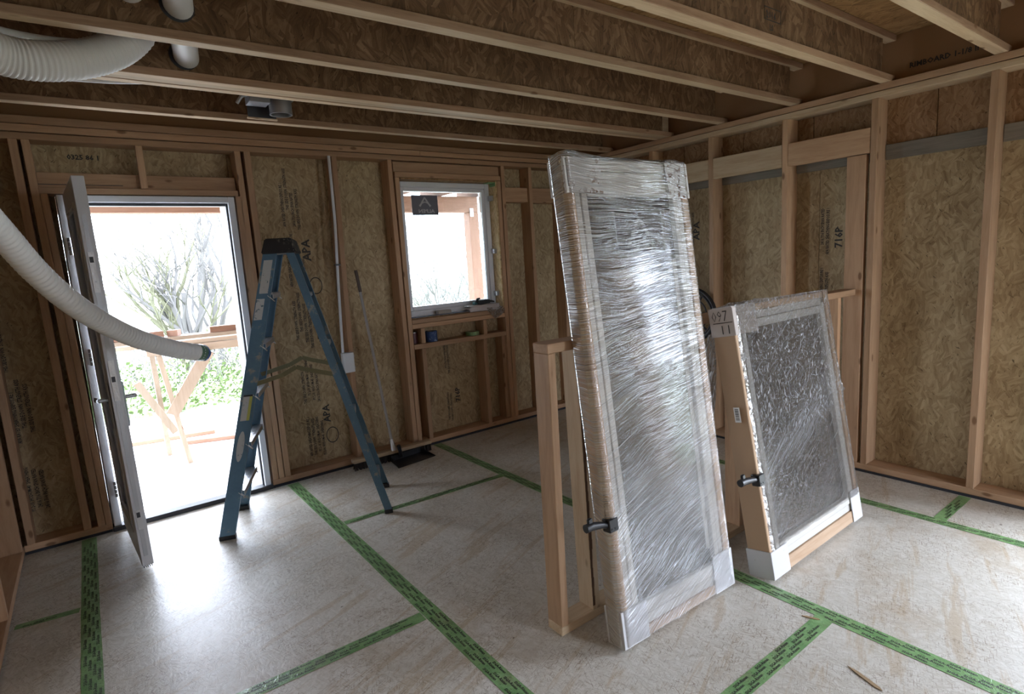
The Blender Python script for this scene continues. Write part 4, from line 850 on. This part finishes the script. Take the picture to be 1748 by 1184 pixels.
# ceiling light can
lc = empty('recessed_light', (1.03, 3.43, 2.41), label='grey metal light can with junction box between the joists above the door', cat='light')
bm = bmesh.new(); n = 28
prof = [(0.0, 0.115), (0.060, 0.115), (0.060, 0.0), (0.054, 0.0), (0.054, 0.10), (0.0, 0.10)]
rings = [[bm.verts.new((r * math.cos(2 * PI * k / n), r * math.sin(2 * PI * k / n), z)) for k in range(n)] if r > 0 else [bm.verts.new((0, 0, z))] for r, z in prof]
for a, b in zip(rings, rings[1:]):
    for k in range(n):
        f = [a[k % len(a)], a[(k + 1) % len(a)], b[(k + 1) % len(b)], b[k % len(b)]]; f = list(dict.fromkeys(f)); bm.faces.new(f)
M_CAN = flat('dull_grey_metal', (0.30, 0.30, 0.31), 0.45, 0.6); obj('can', bm, M_CAN, lc, smooth=True)
lbox(lc, 'junction_box', -0.17, -0.065, -0.05, 0.05, 0.045, 0.115, M_CAN); lbox(lc, 'mounting_bar', -0.068, -0.062, -0.187, 0.313, 0.075, 0.10, M_STEEL, 0); lbox(lc, 'mounting_bar', 0.062, 0.068, -0.187, 0.313, 0.075, 0.10, M_STEEL, 0)
bm = bmesh.new(); tube(bm, spline([(-0.17, 0, 0.09), (-0.20, -0.01, 0.075), (-0.225, 0.0, 0.04)], 5), 0.009, seg=8); obj('cable_connector', bm, M_STEEL, lc, smooth=True)
lbox(lc, 'dark_hole_panel', -0.15, 0.0, 0.10, 0.106, 0.0, 0.115, M_DARK, 0); lbox(lc, 'lit_lip_strip', -0.155, 0.005, 0.095, 0.111, -0.008, -0.0005, MP['x'], 0)  # panel coloured as a dark hole, lip paled as its lit edge

# electrical conduit and box
cd = empty('electrical_conduit', (1.52, 4.27, 0.91), label='white conduit running down the stud to a switch box behind the ladder', cat='conduit')
bm = bmesh.new(); tube(bm, spline([(0.068, 0.004, 1.456), (0.062, 0.0, 1.0), (0.045, 0.0, 0.67), (0.028, 0.0, 0.3), (0.016, 0.0, 0.0)], 8), 0.0105, seg=12); obj('pipe', bm, M_WHITE, cd, smooth=True)
lbox(cd, 'clip', 0.028, 0.066, -0.014, 0.016, 0.66, 0.672, M_BLACK); lbox(cd, 'switch_box', 0.002, 0.088, -0.035, 0.018, -0.155, -0.001, M_WHITE, 0.004)
bm = bmesh.new(); [bx(bm, 0.089, 0.097, -0.02, -0.016, z, z + 0.006) for z in (-0.03, -0.04, -0.12, -0.13)]; obj('box_screws', bm, M_STEEL, cd, kind='stuff')

# ================================================================== BROOM, DUSTPAN
br = empty('push_broom', (1.83, 4.19, 0), label='push broom with long pole leaning on the back wall behind the ladder', cat='broom')
lbox(br, 'head_block', -0.34, 0.34, -0.030, 0.030, 0.055, 0.085, MP['x'], 0.005)
bm = bmesh.new(); rnd = random.Random(3)
for k in range(520):
    x = rnd.uniform(-.33, .33); y = rnd.uniform(-.026, .026); beam(bm, (x, y, 0.0548), (x + rnd.uniform(-.01, .01), y * 1.3, 0.0), 0.006, 0.005)
obj('bristles', bm, flat('dark_bristles', (0.035, 0.028, 0.025), 0.9), br, kind='stuff')
bm = bmesh.new(); tube(bm, [(0.0, -0.02, 0.08), (-0.002, -0.01, 0.13), (-0.004, 0.0, 0.17)], [0.024, 0.018, 0.014]); obj('pole_socket', bm, M_ALU, br, smooth=True)
bm = bmesh.new(); tube(bm, [(-0.004, -0.002, 0.165), (-0.124, 0.085, 1.523)], [0.011, 0.0105], seg=12); obj('pole', bm, flat('grey_pole', (0.36, 0.33, 0.30), 0.4), br, smooth=True)
bm = bmesh.new(); tube(bm, [(-0.1085, 0.0735, 1.36), (-0.1243, 0.0852, 1.527)], 0.0125, seg=12); obj('pole_grip', bm, flat('brown_grip', (0.10, 0.07, 0.055), 0.6), br, smooth=True)
dp = empty('dustpan', (1.93, 4.06, 0), Euler((0, 0, 0.12)), label='black dustpan lying on the floor in front of the push broom', cat='dustpan')
bm = bmesh.new(); w0, w1, d = 0.175, 0.145, 0.15
P = [(-w0, -d / 2, 0.001), (w0, -d / 2, 0.001), (w1, d / 2, 0.012), (-w1, d / 2, 0.012)]; prism(bm, P, [(x, y, z + 0.003) for x, y, z in P])
for sg in (-1, 1): prism(bm, [(sg * w0, -d / 2, 0.001), (sg * (w0 - .004), -d / 2, 0.001), (sg * (w1 - .004), d / 2, 0.012), (sg * w1, d / 2, 0.012)], [(sg * w0, -d / 2, 0.008), (sg * (w0 - .004), -d / 2, 0.008), (sg * (w1 - .004), d / 2, 0.05), (sg * w1, d / 2, 0.05)])
bx(bm, -w1, w1, d / 2, d / 2 + 0.004, 0.012, 0.055); obj('pan', bm, M_BLACK, dp)
bm = bmesh.new(); tube(bm, [(-0.06, d / 2 - 0.01, 0.04), (-0.075, d / 2 - 0.03, 0.085), (-0.095, d / 2 - 0.045, 0.14)], [0.017, 0.014, 0.016]); obj('handle', bm, M_BLACK, dp, smooth=True)

# ================================================================== THINGS AT THE WINDOW
def clump(name, c, s, seed, amp, mat, parent=None, sub=4, fr=3.0, **k):
    bm = bmesh.new(); bmesh.ops.create_cube(bm, size=2); bmesh.ops.subdivide_edges(bm, edges=list(bm.edges), cuts=9, use_grid_fill=True)
    for v in bm.verts:
        d = Vector((abs(v.co.x) ** 1, 0, 0)); q = v.co.normalized() * 0.25 + v.co * 0.8; n_ = mn.noise(q * fr + Vector((seed, 0, 0))) * amp + mn.noise(q * fr * 2.7 + Vector((seed, 7, 0))) * amp * .6
        v.co = Vector((c[0] + q.x * s[0] * (1 + n_), c[1] + q.y * s[1] * (1 + n_), max(c[2] - s[2], c[2] + q.z * s[2] * (1 + n_))))
    return obj(name, bm, mat, parent, smooth='all', **k)
M_POLY = film_mat('white_poly_bag', 1.0, 1.0, 1.2, 0.3, 0.9, freq=40, crinkle=0.7)
pk = clump('plastic_packet', (2.885, 4.338, 1.122), (0.165, 0.055, 0.0275), 2, 0.18, flat('milky_plastic', (0.55, 0.50, 0.49), 0.3, bump=0.5, scale=40)); tag(pk, 'crumpled milky plastic packet lying on the window sill', 'packet')
bm = bmesh.new(); R = []
for j in range(12):
    row = []
    for i in range(24): a = i / 23; row.append(bm.verts.new((2.90 + a * 0.18, 4.283 - 0.012 * math.sin(a * 9) - 0.004 * j * 0.3, 1.12 - j * 0.0085 * (0.35 + math.sin(PI * a) * 0.75))))
    R.append(row)
for a, b in zip(R, R[1:]):
    for k in range(23): bm.faces.new((a[k], a[k + 1], b[k + 1], b[k]))
fl_ = obj('hanging_flap', bm, M_POLY, pk, smooth='all')
gl = empty('work_gloves', (2.87, 4.335, 1.1545), label='dark work gloves lying on the plastic packet at the window', cat='gloves')
M_GLOVE = flat('black_glove', (0.022, 0.025, 0.025), 0.8, bump=0.4, scale=40)
clump('palm', (0.02, 0.0, 0.018), (0.065, 0.035, 0.0175), 5, 0.15, M_GLOVE, gl)
for k in range(4):
    bm = bmesh.new(); y = -0.028 + k * 0.018; tube(bm, [(0.06, y, 0.014), (0.095, y - 0.004, 0.02), (0.125 - 0.006 * k, y - 0.01, 0.012)], [0.010, 0.010, 0.007], seg=8); obj('finger', bm, M_GLOVE, gl, smooth=True)
bm = bmesh.new(); tube(bm, [(-0.03, -0.01, 0.02), (-0.055, -0.02, 0.032), (-0.045, -0.025, 0.05), (-0.02, -0.02, 0.052)], [0.013, 0.012, 0.011, 0.008], seg=8); obj('thumb', bm, M_GLOVE, gl, smooth=True)
bm = bmesh.new(); tube(bm, [(-0.045, 0.0, 0.012), (-0.075, 0.0, 0.010)], [0.02, 0.022], seg=12)
for v in bm.verts: v.co.z = 0.0005 + (v.co.z) * 0.7 + 0.004 if v.co.z > -0.02 else 0.0005
obj('cuff', bm, flat('teal_cuff', (0.03, 0.10, 0.10), 0.7), gl, smooth=True)
ck = empty('sealant_tube', (2.50, 4.345, 1.115), label='small pale tube lying on the sill left of the plastic packet', cat='tube')
bm = bmesh.new(); tube(bm, [(-0.075, 0, 0.003), (0.055, 0.004, 0.003)], 0.0235, seg=18); obj('barrel', bm, flat('pale_tan_tube', (0.40, 0.34, 0.28), 0.5), ck, smooth=True)
bm = bmesh.new(); tube(bm, [(0.055, 0.004, 0.003), (0.063, 0.004, 0.003), (0.12, 0.006, 0.0)], [0.012, 0.008, 0.003], seg=10); obj('nozzle', bm, M_WHITE, ck, smooth=True)
def roll(nm, x, y, z, r, h, mat, core, label, ri=None):
    e = empty(nm, (x, y, z), label=label, cat='tape roll'); n = 28; bm = bmesh.new(); ri = ri or r * 0.6
    pr_ = [(ri, 0), (r, 0), (r, h), (ri, h)]; rg = [[bm.verts.new((a * math.cos(2 * PI * k / n), a * math.sin(2 * PI * k / n), q)) for k in range(n)] for a, q in pr_]
    for i in range(4):
        a, b = rg[i], rg[(i + 1) % 4]
        for k in range(n): bm.faces.new((a[k], a[(k + 1) % n], b[(k + 1) % n], b[k]))
    obj('tape', bm, mat, e, smooth=True); bm = bmesh.new()
    pr_ = [(ri - 0.004, 0), (ri - 0.0004, 0), (ri - 0.0004, h), (ri - 0.004, h)]; rg = [[bm.verts.new((a * math.cos(2 * PI * k / n), a * math.sin(2 * PI * k / n), q)) for k in range(n)] for a, q in pr_]
    for i in range(4):
        a, b = rg[i], rg[(i + 1) % 4]
        for k in range(n): bm.faces.new((a[k], a[(k + 1) % n], b[(k + 1) % n], b[k]))
    obj('core', bm, core, e, smooth=True); return e
M_BROWNC = flat('cardboard_core', (0.32, 0.22, 0.13), 0.8)
rl = roll('tape_roll', 2.352, 4.355, 0.883, 0.053, 0.088, speck_mat('blue_printed_tape', (0.03, 0.07, 0.20), (0.3, 0.38, 0.5), 0.55), M_BROWNC, 'blue printed tape roll standing on the shelf under the window')
roll('tape_roll', 2.775, 4.36, 0.883, 0.062, 0.032, M_TAPE, M_BROWNC, 'flat green tape roll on the shelf under the window')
cn = empty('paint_can', (2.188, 4.365, 0.883), label='small dark red can at the left end of the window shelf', cat='can')
bm = bmesh.new(); tube(bm, [(0, 0, 0), (0, 0, 0.09)], 0.032, seg=20); obj('body', bm, flat('dark_red', (0.10, 0.025, 0.03), 0.4), cn, smooth=True)
bm = bmesh.new(); tube(bm, [(0, 0, 0.0905), (0, 0, 0.097)], 0.029, seg=20); obj('lid', bm, M_STEEL, cn, smooth=True)

# ================================================================== WHEEL ON THE RIGHT WALL
wh = empty('spoked_wheel', (3.955, 2.862, 1.00), label='black spoked wheel hanging on the right wall behind the wrapped packages', cat='wheel')
def torus(bm, R_, r, n=40, m=8, x=0.0):
    rg = [[bm.verts.new((x + r * math.sin(2 * PI * j / m), (R_ + r * math.cos(2 * PI * j / m)) * math.cos(2 * PI * k / n), (R_ + r * math.cos(2 * PI * j / m)) * math.sin(2 * PI * k / n))) for j in range(m)] for k in range(n)]
    for k in range(n):
        for j in range(m): bm.faces.new((rg[k][j], rg[k][(j + 1) % m], rg[(k + 1) % n][(j + 1) % m], rg[(k + 1) % n][j]))
bm = bmesh.new(); torus(bm, 0.205, 0.018); obj('tyre', bm, M_BLACK, wh, smooth='all')
bm = bmesh.new(); torus(bm, 0.178, 0.007); torus(bm, 0.13, 0.006); obj('rim', bm, flat('grey_black_rim', (0.06, 0.06, 0.065), 0.4), wh, smooth='all')
for k in range(7):
    a = 2 * PI * k / 7 + 0.3; bm = bmesh.new(); tube(bm, [(0, 0.03 * math.cos(a), 0.03 * math.sin(a)), (0, 0.176 * math.cos(a), 0.176 * math.sin(a))], 0.008, seg=8); obj('spoke', bm, M_BLACK, wh, smooth=True)
bm = bmesh.new(); tube(bm, [(-0.03, 0, 0), (0.034, 0, 0)], 0.03, seg=16); obj('hub', bm, M_BLACK, wh, smooth=True)
bm = bmesh.new(); bx(bm, -0.012, 0.012, -0.02, 0.02, 0.225, 0.45, 0.006); obj('hanger_strap', bm, M_BLACK, wh)

# ================================================================== SHAVINGS ON THE FLOOR
for (a, b, w_, l) in (((2.043, 0.835), (2.004, 0.705), 0.014, 'larger brown wood sliver on the floor at the bottom right'), ((2.208, 1.085), (2.236, 1.022), 0.011, 'small brown wood sliver beside the green tape junction')):
    a, b = Vector((*a, 0.0012)), Vector((*b, 0.0012)); d = (b - a).normalized(); s = Vector((0, 0, 1)).cross(d)
    P = [a, a + (b - a) * .25 + s * w_ * .6, a + (b - a) * .9 + s * w_ * .5, b, a + (b - a) * .85 - s * w_ * .5, a + (b - a) * .3 - s * w_ * .35]
    bm = bmesh.new(); prism(bm, P, [p + Vector((0, 0, 0.0022)) for p in P]); tag(obj('wood_sliver', bm, MG['y'] if False else flat('brown_shaving', (0.34, 0.23, 0.12), 0.8)), l, 'wood sliver')
